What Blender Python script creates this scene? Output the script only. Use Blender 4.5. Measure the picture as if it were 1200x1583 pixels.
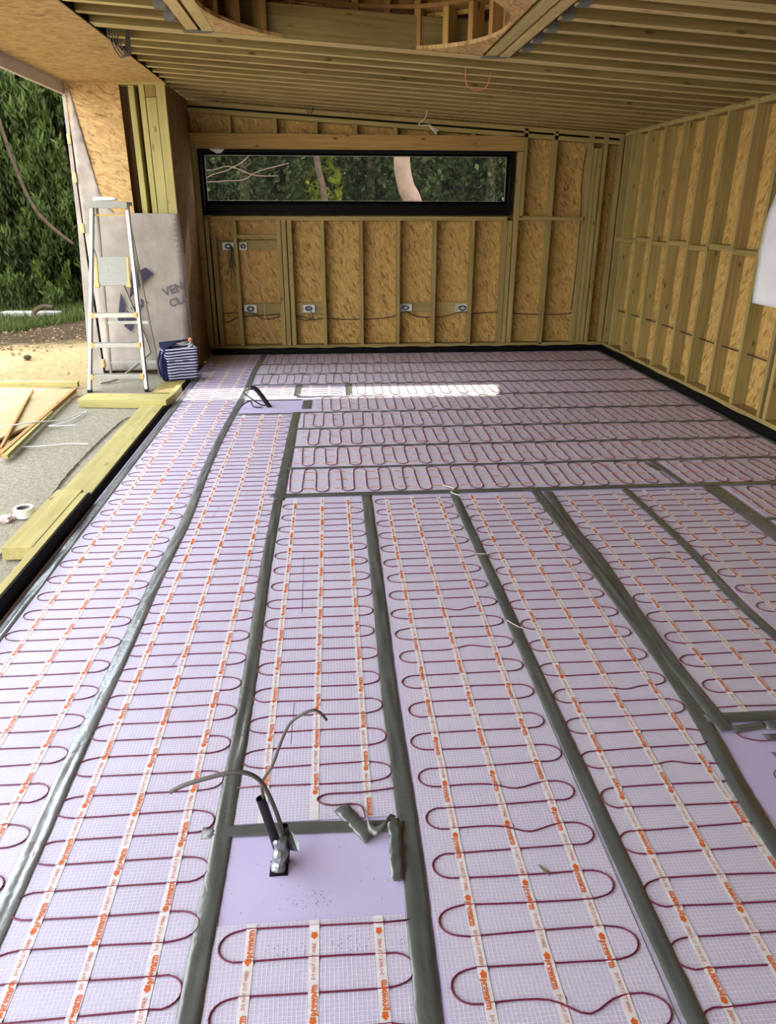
import bpy, bmesh, math, random
import numpy as np
from mathutils import Matrix, Vector, noise

random.seed(7); rng = np.random.default_rng(7)
for o in list(bpy.data.objects): bpy.data.objects.remove(o)
scene = bpy.context.scene
C = scene.collection

# ------------------------------------------------------------------ camera
def camera():
    p, y, r = map(math.radians, (22.7032, 4.393, 0.1222))
    f = Vector((math.sin(y)*math.cos(p), math.cos(y)*math.cos(p), -math.sin(p)))
    rt = Vector((math.cos(y), -math.sin(y), 0)); up = rt.cross(f)
    rt2 = rt*math.cos(r)+up*math.sin(r); up2 = -rt*math.sin(r)+up*math.cos(r)
    cd = bpy.data.cameras.new('camera'); co = bpy.data.objects.new('camera', cd); C.objects.link(co)
    M = Matrix((rt2, up2, -f)).transposed().to_4x4(); M.translation = (0, 0, 1.65)
    co.matrix_world = M
    cd.sensor_fit = 'HORIZONTAL'; cd.sensor_width = 36; cd.lens = 36*1118.36/1200
    cd.clip_start = 0.02; cd.clip_end = 200
    scene.camera = co
camera()

# ------------------------------------------------------------------ world, sun, exposure
SUN_EL, SUN_STRENGTH, SKY_STRENGTH, EXPOSURE = 42, 2.2, 2.6, 1.36
w = bpy.data.worlds.new('world'); scene.world = w; w.use_nodes = True
nt = w.node_tree; nt.nodes.clear()
out = nt.nodes.new('ShaderNodeOutputWorld'); bg = nt.nodes.new('ShaderNodeBackground')
geo = nt.nodes.new('ShaderNodeTexCoord'); sp = nt.nodes.new('ShaderNodeSeparateXYZ')
rmp = nt.nodes.new('ShaderNodeValToRGB')
rmp.color_ramp.elements[0].position = 0.0; rmp.color_ramp.elements[0].color = (1.0, 0.97, 0.93, 1)
rmp.color_ramp.elements[1].position = 0.7; rmp.color_ramp.elements[1].color = (0.86, 0.92, 1.0, 1)
nt.links.new(geo.outputs['Generated'], sp.inputs[0]); nt.links.new(sp.outputs['Z'], rmp.inputs[0])
nt.links.new(rmp.outputs[0], bg.inputs[0]); bg.inputs[1].default_value = SKY_STRENGTH
nt.links.new(bg.outputs[0], out.inputs[0])
sd = bpy.data.lights.new('sun', 'SUN'); so = bpy.data.objects.new('sun', sd); C.objects.link(so)
sd.energy = SUN_STRENGTH; sd.angle = math.radians(0.8); sd.color = (1.0, 0.93, 0.80)
sdir = Vector((-0.20, -1.0, -math.tan(math.radians(SUN_EL)))).normalized()
so.rotation_euler = sdir.to_track_quat('-Z', 'Y').to_euler(); so.location = (-10, 3, 10)
scene.view_settings.view_transform = 'Standard'
try: scene.view_settings.look = 'None'
except Exception: pass
scene.view_settings.exposure = EXPOSURE; scene.view_settings.gamma = 1
scene.view_settings.use_curve_mapping = False

# ------------------------------------------------------------------ node helpers
def S(r, g, b):
    f = lambda c: ((c/255+0.055)/1.055)**2.4 if c/255 > 0.04045 else c/255/12.92
    return (f(r), f(g), f(b), 1)
class N:
    def __init__(s, name, rough=0.7, spec=0.3, metal=0.0):
        s.m = bpy.data.materials.new(name); s.m.use_nodes = True; s.t = s.m.node_tree
        s.p = s.t.nodes['Principled BSDF']
        s.p.inputs['Roughness'].default_value = rough; s.p.inputs['Metallic'].default_value = metal
        s.p.inputs['Specular IOR Level'].default_value = spec
    def n(s, kind, **kw):
        x = s.t.nodes.new('ShaderNode'+kind)
        for k, v in kw.items():
            if k.startswith('i_'): x.inputs[k[2:].replace('_', ' ')].default_value = v
            else: setattr(x, k, v)
        return x
    def l(s, a, b): s.t.links.new(a, b)
    def math(s, op, a, b=None, c=None):
        x = s.n('Math', operation=op)
        for i, v in enumerate((a, b, c)):
            if v is None: continue
            if isinstance(v, (int, float)): x.inputs[i].default_value = v
            else: s.l(v, x.inputs[i])
        return x.outputs[0]
    def coords(s, kind='Object', scale=(1, 1, 1), rot=(0, 0, 0), perobj=True):
        tc = s.n('TexCoord'); v = tc.outputs[kind]
        if perobj:
            oi = s.n('ObjectInfo'); m = s.n('VectorMath', operation='SCALE')
            cb = s.n('CombineXYZ'); s.l(oi.outputs['Random'], cb.inputs[0])
            s.l(oi.outputs['Random'], cb.inputs[1]); s.l(oi.outputs['Random'], cb.inputs[2])
            s.l(cb.outputs[0], m.inputs[0]); m.inputs['Scale'].default_value = 37.0
            a = s.n('VectorMath', operation='ADD'); s.l(v, a.inputs[0]); s.l(m.outputs[0], a.inputs[1]); v = a.outputs[0]
        mp = s.n('Mapping'); s.l(v, mp.inputs[0]); mp.inputs['Scale'].default_value = scale; mp.inputs['Rotation'].default_value = rot
        return mp.outputs[0]
    def noise(s, vec, scale=5, detail=4, rough=0.55, dist=0.0):
        x = s.n('TexNoise'); s.l(vec, x.inputs['Vector']); x.inputs['Scale'].default_value = scale
        x.inputs['Detail'].default_value = detail; x.inputs['Roughness'].default_value = rough; x.inputs['Distortion'].default_value = dist
        return x.outputs['Fac']
    def ramp(s, fac, stops):
        x = s.n('ValToRGB'); e = x.color_ramp.elements
        while len(e) < len(stops): e.new(0.5)
        for i, (p, c) in enumerate(stops): e[i].position = p; e[i].color = c if not isinstance(c, (int, float)) else (c, c, c, 1)
        s.l(fac, x.inputs[0]); return x.outputs[0]
    def mix(s, fac, a, b, mode='MIX'):
        x = s.n('Mix', data_type='RGBA', blend_type=mode)
        for i, v in ((0, fac), (6, a), (7, b)):
            if isinstance(v, (int, float)): x.inputs[i].default_value = v
            elif isinstance(v, tuple): x.inputs[i].default_value = v
            else: s.l(v, x.inputs[i])
        return x.outputs[2]
    def base(s, c):
        if isinstance(c, tuple): s.p.inputs['Base Color'].default_value = c
        else: s.l(c, s.p.inputs['Base Color'])
        return s
    def bump(s, h, strength=0.3, dist=0.01):
        b = s.n('Bump'); b.inputs['Strength'].default_value = strength; b.inputs['Distance'].default_value = dist
        s.l(h, b.inputs['Height']); s.l(b.outputs[0], s.p.inputs['Normal']); return s
def plain(name, col, rough=0.6, metal=0.0, spec=0.4, nz=0.0, nscale=30, perobj=True):
    k = N(name, rough, spec, metal)
    if nz > 0:
        f = k.noise(k.coords('Object', perobj=perobj), nscale, 5)
        d = tuple(c*(1-nz) for c in col[:3])+(1,); u = tuple(min(1, c*(1+nz)) for c in col[:3])+(1,)
        k.base(k.ramp(f, [(0.3, d), (0.7, u)])); k.bump(f, 0.15, 0.004)
    else: k.base(col)
    return k.m
def timber_mat(name, light, dark, knot, hue=0.25, ringscale=1.0):
    k = N(name, 0.72, 0.25)
    v = k.coords('Object', (0.9, 22*ringscale, 22*ringscale))
    g1 = k.noise(v, 2.2, 5, 0.6, 0.4)
    g2 = k.noise(k.coords('Object', (3, 160, 160)), 1.0, 3, 0.6)
    col = k.ramp(k.math('ADD', k.math('MULTIPLY', g1, 0.75), k.math('MULTIPLY', g2, 0.25)), [(0.33, dark), (0.66, light)])
    big = k.noise(k.coords('Object', (1.2, 3, 3)), 1.3, 2)
    col = k.mix(k.math('MULTIPLY', k.ramp(big, [(0.4, 0.0), (0.75, 1.0)]), 0.35), col, tuple(c*0.72 for c in dark[:3])+(1,))
    vo = k.n('TexVoronoi', feature='F1'); k.l(k.coords('Object', (5, 14, 14)), vo.inputs['Vector']); vo.inputs['Scale'].default_value = 1.0
    ks = k.n('SeparateColor'); k.l(vo.outputs['Color'], ks.inputs[0])
    kn = k.math('MULTIPLY', k.ramp(vo.outputs['Distance'], [(0.09, 1.0), (0.2, 0.0)]), k.ramp(ks.outputs[0], [(0.6, 0.0), (0.62, 1.0)]))
    col = k.mix(k.math('MULTIPLY', kn, 0.75), col, knot)
    oi = k.n('ObjectInfo')
    hs = k.n('HueSaturation'); k.l(col, hs.inputs['Color'])
    k.l(k.math('ADD', k.math('MULTIPLY', oi.outputs['Random'], hue), 1.0-hue/2), hs.inputs['Value'])
    k.l(k.math('ADD', k.math('MULTIPLY', k.math('FRACT', k.math('MULTIPLY', oi.outputs['Random'], 7.3)), 0.016), 0.492), hs.inputs['Hue'])
    k.base(hs.outputs[0]); k.bump(g1, 0.15, 0.003)
    return k.m
def osb_mat(name, light, mid, dark, sc=1.0):
    k = N(name, 0.7, 0.25)
    def layer(rot, off, s=(9, 34, 1)):
        c = k.coords('Object', (1, 1, 0.2), (0, 0, 0))
        wv = k.n('TexNoise'); k.l(c, wv.inputs['Vector']); wv.inputs['Scale'].default_value = 4*sc; wv.inputs['Detail'].default_value = 2
        sm = k.n('VectorMath', operation='SCALE'); k.l(wv.outputs['Color'], sm.inputs[0]); sm.inputs['Scale'].default_value = 0.10
        ad = k.n('VectorMath', operation='ADD'); k.l(c, ad.inputs[0]); k.l(sm.outputs[0], ad.inputs[1])
        mp = k.n('Mapping'); k.l(ad.outputs[0], mp.inputs[0]); mp.inputs['Rotation'].default_value = (0, 0, rot)
        mp2 = k.n('Mapping'); k.l(mp.outputs[0], mp2.inputs[0]); mp2.inputs['Scale'].default_value = tuple(q*sc for q in s); mp2.inputs['Location'].default_value = (off, off*2, off)
        vo = k.n('TexVoronoi', feature='F1'); k.l(mp2.outputs[0], vo.inputs['Vector']); vo.inputs['Scale'].default_value = 1
        sx = k.n('SeparateColor'); k.l(vo.outputs['Color'], sx.inputs[0]); return sx.outputs[0], sx.outputs[1]
    sc *= 1.5
    a, a2 = layer(0.3, 1.1); b, b2 = layer(-0.9, 5.3, (10, 40, 1)); c3, c4 = layer(1.9, 9.7, (12, 50, 1))
    col = k.ramp(a, [(0.0, mid), (0.5, light), (1.0, mid)])
    colb = k.ramp(b, [(0.0, dark), (0.25, mid), (1.0, light)])
    col = k.mix(k.ramp(b2, [(0.5, 0.0), (0.52, 0.8)]), col, colb)
    hi = tuple(min(1, q*1.25) for q in light[:3])+(1,)
    col = k.mix(k.ramp(c3, [(0.80, 0.0), (0.82, 0.6)]), col, hi)
    col = k.mix(k.ramp(c4, [(0.90, 0.0), (0.92, 0.6)]), col, dark)
    k.base(col); k.bump(k.math('ADD', a, b), 0.12, 0.003)
    return k.m

M = {}
M['stud'] = timber_mat('treated_timber', S(166, 148, 96), S(132, 114, 66), S(72, 48, 26))
M['stud_warm'] = timber_mat('warm_timber', S(180, 146, 90), S(150, 114, 62), S(74, 42, 22))
M['joist'] = timber_mat('joist_timber', S(152, 132, 84), S(116, 98, 56), S(74, 50, 28), 0.3)
M['joist_edge_lit'] = timber_mat('joist_timber_lit', S(206, 188, 136), S(180, 160, 108), S(118, 86, 52), 0.2)  # paler copy of the joist timber: floor bounce light put into the colour
M['pale'] = timber_mat('pale_treated_timber', S(186, 176, 118), S(160, 150, 92), S(120, 96, 56), 0.12, 0.5)
M['osb'] = osb_mat('osb_board', S(184, 152, 90), S(166, 133, 74), S(116, 84, 44))
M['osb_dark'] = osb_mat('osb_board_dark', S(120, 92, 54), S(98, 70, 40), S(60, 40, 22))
M['osb_pale'] = osb_mat('osb_board_pale', S(194, 164, 114), S(176, 144, 94), S(130, 98, 60))
M['black'] = plain('black_membrane', S(9, 9, 10), 0.6, 0, 0.12, 0.3, 40)
M['black_plastic'] = plain('black_plastic', S(24, 24, 28), 0.4)
M['frame'] = plain('black_window_frame', S(5, 5, 6), 0.7, 0, 0.05)
M['galv'] = plain('galvanised_steel', S(128, 130, 128), 0.5, 0.5)
M['alu'] = plain('aluminium', S(168, 168, 162), 0.38, 0.75, 0.5, 0.08, 20)
M['alu_dull'] = plain('dull_aluminium', S(150, 146, 136), 0.5, 0.6, 0.5, 0.1, 20)
M['yellow_cap'] = plain('yellowed_plastic', S(206, 170, 96), 0.5)
M['tray'] = plain('dusty_tray', S(140, 142, 134), 0.55, 0.3, 0.4, 0.1, 50)
M['white_plastic'] = plain('white_plastic', S(225, 228, 228), 0.4)
M['polythene'] = plain('white_sheet', S(214, 216, 220), 0.5, 0, 0.4, 0.05, 5)
M['cable_grey'] = plain('grey_cable', S(82, 78, 74), 0.45, 0, 0.4, 0.12, 60)
M['cable_dark'] = plain('dark_cable', S(58, 50, 44), 0.5)
M['cable_pink'] = plain('pink_cable', S(214, 132, 112), 0.5)
M['cable_red'] = plain('heating_cable_red', S(106, 26, 60), 0.35, 0, 0.5)
M['cable_white'] = plain('white_cable', S(205, 200, 190), 0.4)
M['print'] = plain('orange_print', S(208, 100, 44), 0.5)
M['print_red'] = plain('red_print', S(196, 96, 60), 0.5)
M['ink'] = plain('navy_ink', S(52, 50, 72), 0.7)
M['ink_pale'] = plain('faded_ink', S(90, 86, 100), 0.7)
M['pencil'] = plain('blue_pencil', S(140, 126, 165), 0.7)
M['clip'] = plain('tan_clip', S(196, 170, 120), 0.6)
M['navy'] = plain('navy_canvas', S(38, 42, 78), 0.8, 0, 0.2, 0.15, 60)
M['bark'] = plain('brown_bark', S(70, 58, 46), 0.9, 0, 0.1, 0.35, 14)
M['pink_bark'] = plain('pinkish_bark', S(112, 94, 80), 0.8, 0, 0.2, 0.15, 8)
M['stone'] = plain('weathered_stone', S(146, 143, 138), 0.85, 0, 0.2, 0.08, 12)
M['orange_cap'] = plain('orange_cap', S(232, 128, 74), 0.4)
M['cardboard'] = plain('card_core', S(122, 120, 118), 0.8)
M['tape_white'] = plain('white_tape', S(226, 226, 218), 0.45)
M['wrapper'] = plain('crumpled_wrapper', S(206, 186, 186), 0.4)
# clear bottle
k = N('clear_plastic', 0.08, 0.5); k.base((0.85, 0.9, 0.88, 1)); k.p.inputs['Transmission Weight'].default_value = 0.9; k.p.inputs['IOR'].default_value = 1.2; M['clear'] = k.m
# window glass
k = N('window_glass', 0.02, 0.3); k.base((0.5, 0.56, 0.54, 1)); k.p.inputs['Alpha'].default_value = 0.025; M['glass'] = k.m
# membrane
k = N('grey_breather_membrane', 0.75, 0.3)
f = k.noise(k.coords('Object', (3, 3, 3)), 1.5, 5); f2 = k.noise(k.coords('Object', (60, 60, 60)), 3, 2)
k.base(k.ramp(k.math('ADD', k.math('MULTIPLY', f, .8), k.math('MULTIPLY', f2, .2)), [(0.35, S(146, 138, 130)), (0.65, S(172, 164, 156))])); k.bump(f, 0.5, 0.03); M['membrane'] = k.m
M['membrane_pale'] = plain('pale_membrane', S(196, 188, 182), 0.7, 0, 0.3, 0.06, 6)
M['ply'] = timber_mat('pale_ply', S(172, 158, 118), S(152, 138, 98), S(130, 108, 70), 0.1, 0.3)
M['crack'] = plain('dark_fissure', S(62, 54, 44), 0.95, 0, 0.1)
M['dry_leaf'] = plain('dry_leaf', S(120, 112, 88), 0.8, 0, 0.2, 0.2, 90)
# insulation foam
k = N('lilac_foam', 0.6, 0.3)
f = k.noise(k.coords('Object', perobj=False), 2.0, 5)
col = k.ramp(f, [(0.3, S(188, 178, 216)), (0.7, S(198, 189, 224))])
vo = k.n('TexVoronoi', feature='F1'); k.l(k.coords('Object', perobj=False), vo.inputs['Vector']); vo.inputs['Scale'].default_value = 14
sm = k.n('SeparateColor'); k.l(vo.outputs['Color'], sm.inputs[0])
spk = k.math('MULTIPLY', k.ramp(vo.outputs['Distance'], [(0.03, 1.0), (0.05, 0.0)]), k.ramp(sm.outputs[0], [(0.75, 0.0), (0.76, 1.0)]))
k.base(k.mix(k.math('MULTIPLY', spk, 0.6), col, S(70, 62, 80))); M['foam'] = k.m
# glass fibre mesh laid on the lilac board (10 mm cells)
k = N('lilac_fibre_mesh', 0.5, 0.4)
tc = k.n('TexCoord'); sx = k.n('SeparateXYZ'); k.l(tc.outputs['Object'], sx.inputs[0])
nz = k.math('MULTIPLY', k.math('SUBTRACT', k.noise(k.coords('Object', perobj=False), 9, 2), 0.5), 0.006)
def grid(o):
    q = k.math('FRACT', k.math('DIVIDE', k.math('ADD', o, nz), 0.0105))
    return k.math('ABSOLUTE', k.math('SUBTRACT', q, 0.5))
gx, gy = grid(sx.outputs[0]), grid(sx.outputs[1])
lx = k.ramp(gx, [(0.06, 1.0), (0.11, 0.0)]); ly = k.ramp(gy, [(0.06, 1.0), (0.11, 0.0)])
line = k.math('MAXIMUM', lx, ly)
sh = k.math('MAXIMUM', k.ramp(gx, [(0.11, 1.0), (0.22, 0.0)]), k.ramp(gy, [(0.11, 1.0), (0.22, 0.0)]))
f = k.noise(k.coords('Object', perobj=True), 1.6, 5, 0.6)
fo = k.ramp(f, [(0.3, S(190, 182, 208)), (0.7, S(202, 195, 218))])
gap = k.mix(k.math('MULTIPLY', sh, 0.35), fo, S(148, 136, 168))
d = k.noise(k.coords('Object', perobj=True), 5, 6, 0.7)
col = k.mix(line, gap, S(226, 224, 240))
col = k.mix(k.math('MULTIPLY', k.ramp(d, [(0.66, 0.0), (0.78, 1.0)]), 0.22), col, S(120, 104, 110))
k.base(col); k.bump(line, 0.6, 0.0012); M['mesh'] = k.m
# duct tape
def tape(name, c1, c2, metal, rough):
    k = N(name, rough, 0.5, metal)
    a = k.noise(k.coords('Object', (14, 14, 14)), 1.0, 4, 0.6, 1.5); b = k.noise(k.coords('Object', (5, 5, 5)), 1.0, 2, 0.5, 2.5)
    h = k.math('ADD', k.math('MULTIPLY', a, 0.5), b)
    k.base(k.ramp(k.noise(k.coords('Object', (3, 3, 3)), 2, 3), [(0.3, c1), (0.7, c2)])); k.bump(h, 0.35, 0.010)
    return k.m
M['duct'] = tape('grey_duct_tape', S(94, 98, 96), S(110, 114, 111), 0.35, 0.24)
M['silver'] = tape('silver_tape', S(132, 138, 142), S(152, 158, 162), 0.6, 0.27)
# strap
k = N('white_strap', 0.55, 0.3)
f = k.noise(k.coords('Object', perobj=True), 60, 3)
k.base(k.ramp(f, [(0.3, S(208, 203, 206)), (0.7, S(228, 224, 226))])); k.bump(f, 0.2, 0.002); M['strap'] = k.m
# striped canvas: stripes run round the bag
k = N('striped_canvas', 0.8, 0.2)
tc = k.n('TexCoord'); sx = k.n('SeparateXYZ'); k.l(tc.outputs['Object'], sx.inputs[0])
q = k.math('FRACT', k.math('DIVIDE', k.math('ADD', sx.outputs[2], k.math('MULTIPLY', k.noise(k.coords('Object', perobj=False), 7, 2), 0.02)), 0.029))
k.base(k.mix(k.ramp(q, [(0.38, 1.0), (0.42, 0.0)]), S(38, 42, 82), S(206, 208, 226))); M['stripe'] = k.m
# ground
def dirt():
    k = N('sandy_dirt', 0.95, 0.1)
    v = k.coords('Object', perobj=False)
    f = k.noise(v, 1.1, 8, 0.65); g = k.noise(v, 26, 6, 0.75)
    col = k.ramp(g, [(0.30, S(104, 86, 60)), (0.48, S(160, 140, 100)), (0.72, S(190, 172, 130))])
    tc = k.n('TexCoord'); sx = k.n('SeparateXYZ'); k.l(tc.outputs['Object'], sx.inputs[0])
    # grey cement-streaked hardstanding near the building, dark soil towards the hedge
    y = k.math('ADD', sx.outputs[1], k.math('MULTIPLY', k.math('SUBTRACT', f, 0.5), 2.4))
    x = k.math('ADD', sx.outputs[0], k.math('MULTIPLY', k.math('SUBTRACT', g, 0.5), 0.3))
    conc = k.ramp(g, [(0.3, S(132, 126, 110)), (0.7, S(176, 170, 152))])
    near = k.math('MULTIPLY', k.ramp(k.math('DIVIDE', y, 10), [(0.66, 1.0), (0.72, 0.0)]), k.ramp(k.math('ADD', k.math('MULTIPLY', x, .25), 1.0), [(0.33, 0.0), (0.42, 1.0)]))
    slab = k.math('MULTIPLY', k.ramp(k.math('DIVIDE', sx.outputs[1], 10), [(0.81, 1.0), (0.84, 0.0)]), k.ramp(k.math('ADD', k.math('MULTIPLY', x, .25), 1.0), [(0.37, 0.0), (0.41, 1.0)]))
    col = k.mix(k.math('MAXIMUM', near, slab), col, conc)
    soil = k.ramp(g, [(0.35, S(40, 32, 24)), (0.65, S(92, 76, 56))])
    edge = k.math('ADD', y, k.math('MULTIPLY', sx.outputs[0], -0.75))
    col = k.mix(k.ramp(k.math('DIVIDE', edge, 20), [(0.60, 0.0), (0.66, 1.0)]), col, soil)
    k.base(col); k.bump(k.math('ADD', g, k.math('MULTIPLY', f, 2)), 0.8, 0.03); return k.m
M['dirt'] = dirt()
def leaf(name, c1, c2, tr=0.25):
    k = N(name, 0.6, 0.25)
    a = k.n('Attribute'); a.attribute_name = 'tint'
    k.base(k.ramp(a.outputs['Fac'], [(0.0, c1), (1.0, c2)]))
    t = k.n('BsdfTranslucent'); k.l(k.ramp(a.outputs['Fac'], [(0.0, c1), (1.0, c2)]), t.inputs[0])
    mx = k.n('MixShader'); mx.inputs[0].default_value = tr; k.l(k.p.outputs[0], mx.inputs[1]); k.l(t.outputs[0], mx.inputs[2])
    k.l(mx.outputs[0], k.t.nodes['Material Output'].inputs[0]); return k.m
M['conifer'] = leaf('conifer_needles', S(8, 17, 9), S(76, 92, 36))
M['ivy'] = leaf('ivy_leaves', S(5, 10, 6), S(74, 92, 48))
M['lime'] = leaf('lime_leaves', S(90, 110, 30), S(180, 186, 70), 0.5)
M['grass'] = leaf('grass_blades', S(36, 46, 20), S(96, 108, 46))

# ------------------------------------------------------------------ object helpers
WORLD = {}
def setp(o, parent, Mw):
    if parent is not None:
        o.parent = parent; o.matrix_basis = WORLD[parent].inverted() @ Mw
    else: o.matrix_basis = Mw
    WORLD[o] = Mw.copy()
def link(name, me, mats, parent=None, Mw=None):
    o = bpy.data.objects.new(name, me); C.objects.link(o)
    for m in (mats if isinstance(mats, (list, tuple)) else [mats]):
        me.materials.append(M[m] if isinstance(m, str) else m)
    setp(o, parent, Mw or Matrix.Identity(4)); return o
def mesh_from(name, v, f, mi=None, smooth=False):
    me = bpy.data.meshes.new(name); me.from_pydata([tuple(map(float, p)) for p in v], [], [tuple(q) for q in f])
    if mi is not None: me.polygons.foreach_set('material_index', mi)
    if smooth: me.polygons.foreach_set('use_smooth', [True]*len(me.polygons))
    me.update(); return me
def tag(o, label, cat, group=None):
    o['label'] = label; o['category'] = cat
    if group: o['group'] = group
    return o
def struct(o): o['kind'] = 'structure'; return o
def empty(name, loc, rz=0):
    o = bpy.data.objects.new(name, None); C.objects.link(o); o.empty_display_size = 0.1
    setp(o, None, Matrix.Translation(loc) @ Matrix.Rotation(rz, 4, 'Z')); return o
class MB:
    def __init__(s): s.v = []; s.f = []; s.mi = []
    def add(s, v, f, mi=0):
        b = len(s.v); s.v += [tuple(p) for p in v]; s.f += [tuple(b+i for i in q) for q in f]; s.mi += [mi]*len(f)
    def box(s, x0, x1, y0, y1, z0, z1, mi=0):
        s.add([(x0,y0,z0),(x1,y0,z0),(x1,y1,z0),(x0,y1,z0),(x0,y0,z1),(x1,y0,z1),(x1,y1,z1),(x0,y1,z1)],
              [(0,3,2,1),(4,5,6,7),(0,1,5,4),(1,2,6,5),(2,3,7,6),(3,0,4,7)], mi)
    def tube(s, pts, r, n=8, mi=0, caps=True):
        P = [Vector(p) for p in pts]; L = len(P); up = Vector((0, 0, 1)); base = len(s.v)
        prev = None
        for i, p in enumerate(P):
            t = (P[min(i+1, L-1)]-P[max(i-1, 0)]).normalized()
            if prev is None:
                a = up if abs(t.dot(up)) < 0.95 else Vector((1, 0, 0)); u = t.cross(a).normalized()
            else:
                u = (prev-t*prev.dot(t)); u = u.normalized() if u.length > 1e-6 else t.orthogonal().normalized()
            prev = u; v = t.cross(u); rr = r[i] if isinstance(r, (list, tuple)) else r
            for j in range(n):
                a = 2*math.pi*j/n; s.v.append(tuple(p+(u*math.cos(a)+v*math.sin(a))*rr))
        for i in range(L-1):
            for j in range(n):
                a = base+i*n+j; b = base+i*n+(j+1) % n; s.f.append((a, b, b+n, a+n)); s.mi.append(mi)
        if caps:
            s.f.append(tuple(base+j for j in range(n))[::-1]); s.f.append(tuple(base+(L-1)*n+j for j in range(n))); s.mi += [mi, mi]
    def lathe(s, prof, c=(0, 0, 0), n=24, mi=0):
        base = len(s.v)
        for r, z in prof:
            for j in range(n):
                a = 2*math.pi*j/n; s.v.append((c[0]+r*math.cos(a), c[1]+r*math.sin(a), c[2]+z))
        for i in range(len(prof)-1):
            for j in range(n):
                a = base+i*n+j; b = base+i*n+(j+1) % n; s.f.append((a, b, b+n, a+n)); s.mi.append(mi)
    def build(s, name, mats, parent=None, smooth=False, Mw=None, bevel=0):
        me = mesh_from(name, s.v, s.f, s.mi, smooth)
        o = link(name, me, mats, parent, Mw)
        if bevel:
            b = o.modifiers.new('bevel', 'BEVEL'); b.width = bevel; b.segments = 2; b.limit_method = 'ANGLE'
        return o
def bar(name, p0, p1, w, t, mat, parent=None, side=(0, 0, 1), bevel=0.002, ext=0):
    """timber from p0 to p1; w = size along 'side', t = size across; local X runs along the grain"""
    p0, p1 = Vector(p0), Vector(p1); d = (p1-p0); L = d.length; x = d.normalized()
    z = Vector(side); z = (z-x*z.dot(x)).normalized(); y = z.cross(x)
    b = MB(); b.box(-L/2, L/2, -t/2, t/2, -w/2, w/2)
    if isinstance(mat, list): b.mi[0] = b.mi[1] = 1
    R = Matrix((x, y, z)).transposed().to_4x4(); R.translation = (p0+p1)/2
    return b.build(name, mat, parent, Mw=R, bevel=bevel)
def sheet(name, corners, thick, mat, parent=None, normal_axis=None):
    """flat board through a polygon of world points (planar); local XY is the board's face"""
    P = [Vector(c) for c in corners]; x = (P[1]-P[0]).normalized()
    n = Vector((0, 0, 0))
    for i in range(len(P)): n += P[i].cross(P[(i+1) % len(P)])
    n.normalize(); y = n.cross(x); R = Matrix((x, y, n)).transposed().to_4x4(); R.translation = P[0]; Ri = R.inverted()
    q = [Ri @ p for p in P]; k = len(q)
    v = [(a.x, a.y, thick/2) for a in q]+[(a.x, a.y, -thick/2) for a in q]
    f = [tuple(range(k)), tuple(range(2*k-1, k-1, -1))]+[(i, k+i, k+(i+1) % k, (i+1) % k) for i in range(k)]
    return link(name, mesh_from(name, v, f), mat, parent, R)
def smooth_path(pts, n=6):
    P = [Vector(p) for p in pts]; o = []
    for i in range(len(P)-1):
        a, b, c, d = P[max(i-1, 0)], P[i], P[i+1], P[min(i+2, len(P)-1)]
        for j in range(n):
            t = j/n; o.append(0.5*((2*b)+(c-a)*t+(2*a-5*b+4*c-d)*t*t+(3*b-a-3*c+d)*t**3))
    o.append(P[-1]); return o
def wire(name, pts, r, mat, parent=None, n=6, sub=6):
    b = MB(); b.tube(smooth_path(pts, sub), r, n); return b.build(name, mat, parent, True)
def text_geo(s, size, align='LEFT', offset=0.0, res=2):
    cu = bpy.data.curves.new('t', 'FONT'); cu.body = s; cu.size = size; cu.align_x = align; cu.align_y = 'CENTER'
    cu.resolution_u = res; cu.offset = offset; cu.fill_mode = 'FRONT'
    o = bpy.data.objects.new('t', cu); C.objects.link(o)
    dg = bpy.context.evaluated_depsgraph_get(); me = bpy.data.meshes.new_from_object(o.evaluated_get(dg))
    v = [tuple(x.co) for x in me.vertices]; f = [tuple(p.vertices) for p in me.polygons]
    bpy.data.objects.remove(o); bpy.data.curves.remove(cu); bpy.data.meshes.remove(me)
    return v, f

# ================================================================== SETTING
XL, XR, YB, YN = -1.472, 3.41, 9.06, -2.6
YR = -2.6  # the roof is boarded from here back
Z0, ZX = 2.6605, -0.0588
cz = lambda x: Z0+ZX*x
b = MB(); b.box(XL, XR+0.05, YN, YB+0.04, -0.10, 0.0)
floor = struct(b.build('floor', 'foam'))
b = MB(); b.box(-30, 20, -8, 40, -0.4, -0.12); 
sub = struct(b.build('ground', 'dirt'))
# outside terrain
def terrain():
    xs = np.concatenate([np.linspace(-16, -4.6, 40), np.linspace(-4.5, XL-0.045, 60)]); ys = np.linspace(-3, 22, 170)
    v = []; 
    for y in ys:
        for x in xs:
            d = max(0, -x-1.9)
            far = max(0.0, min(1.0, (y-7.5)/3))
            h = 0.003+0.06*noise.noise((x*0.7, y*0.7, 0))*min(1, d)*(0.3+far)+0.022*noise.noise((x*5, y*5, 3))*min(1, d*2+.15)*(.25+far)+0.0*d
            v.append((x, y, h-0.005))
    nx = len(xs); f = [(j*nx+i, j*nx+i+1, (j+1)*nx+i+1, (j+1)*nx+i) for j in range(len(ys)-1) for i in range(nx-1)]
    return link('ground', mesh_from('ground', v, f, smooth=True), 'dirt')
struct(terrain())

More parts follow.
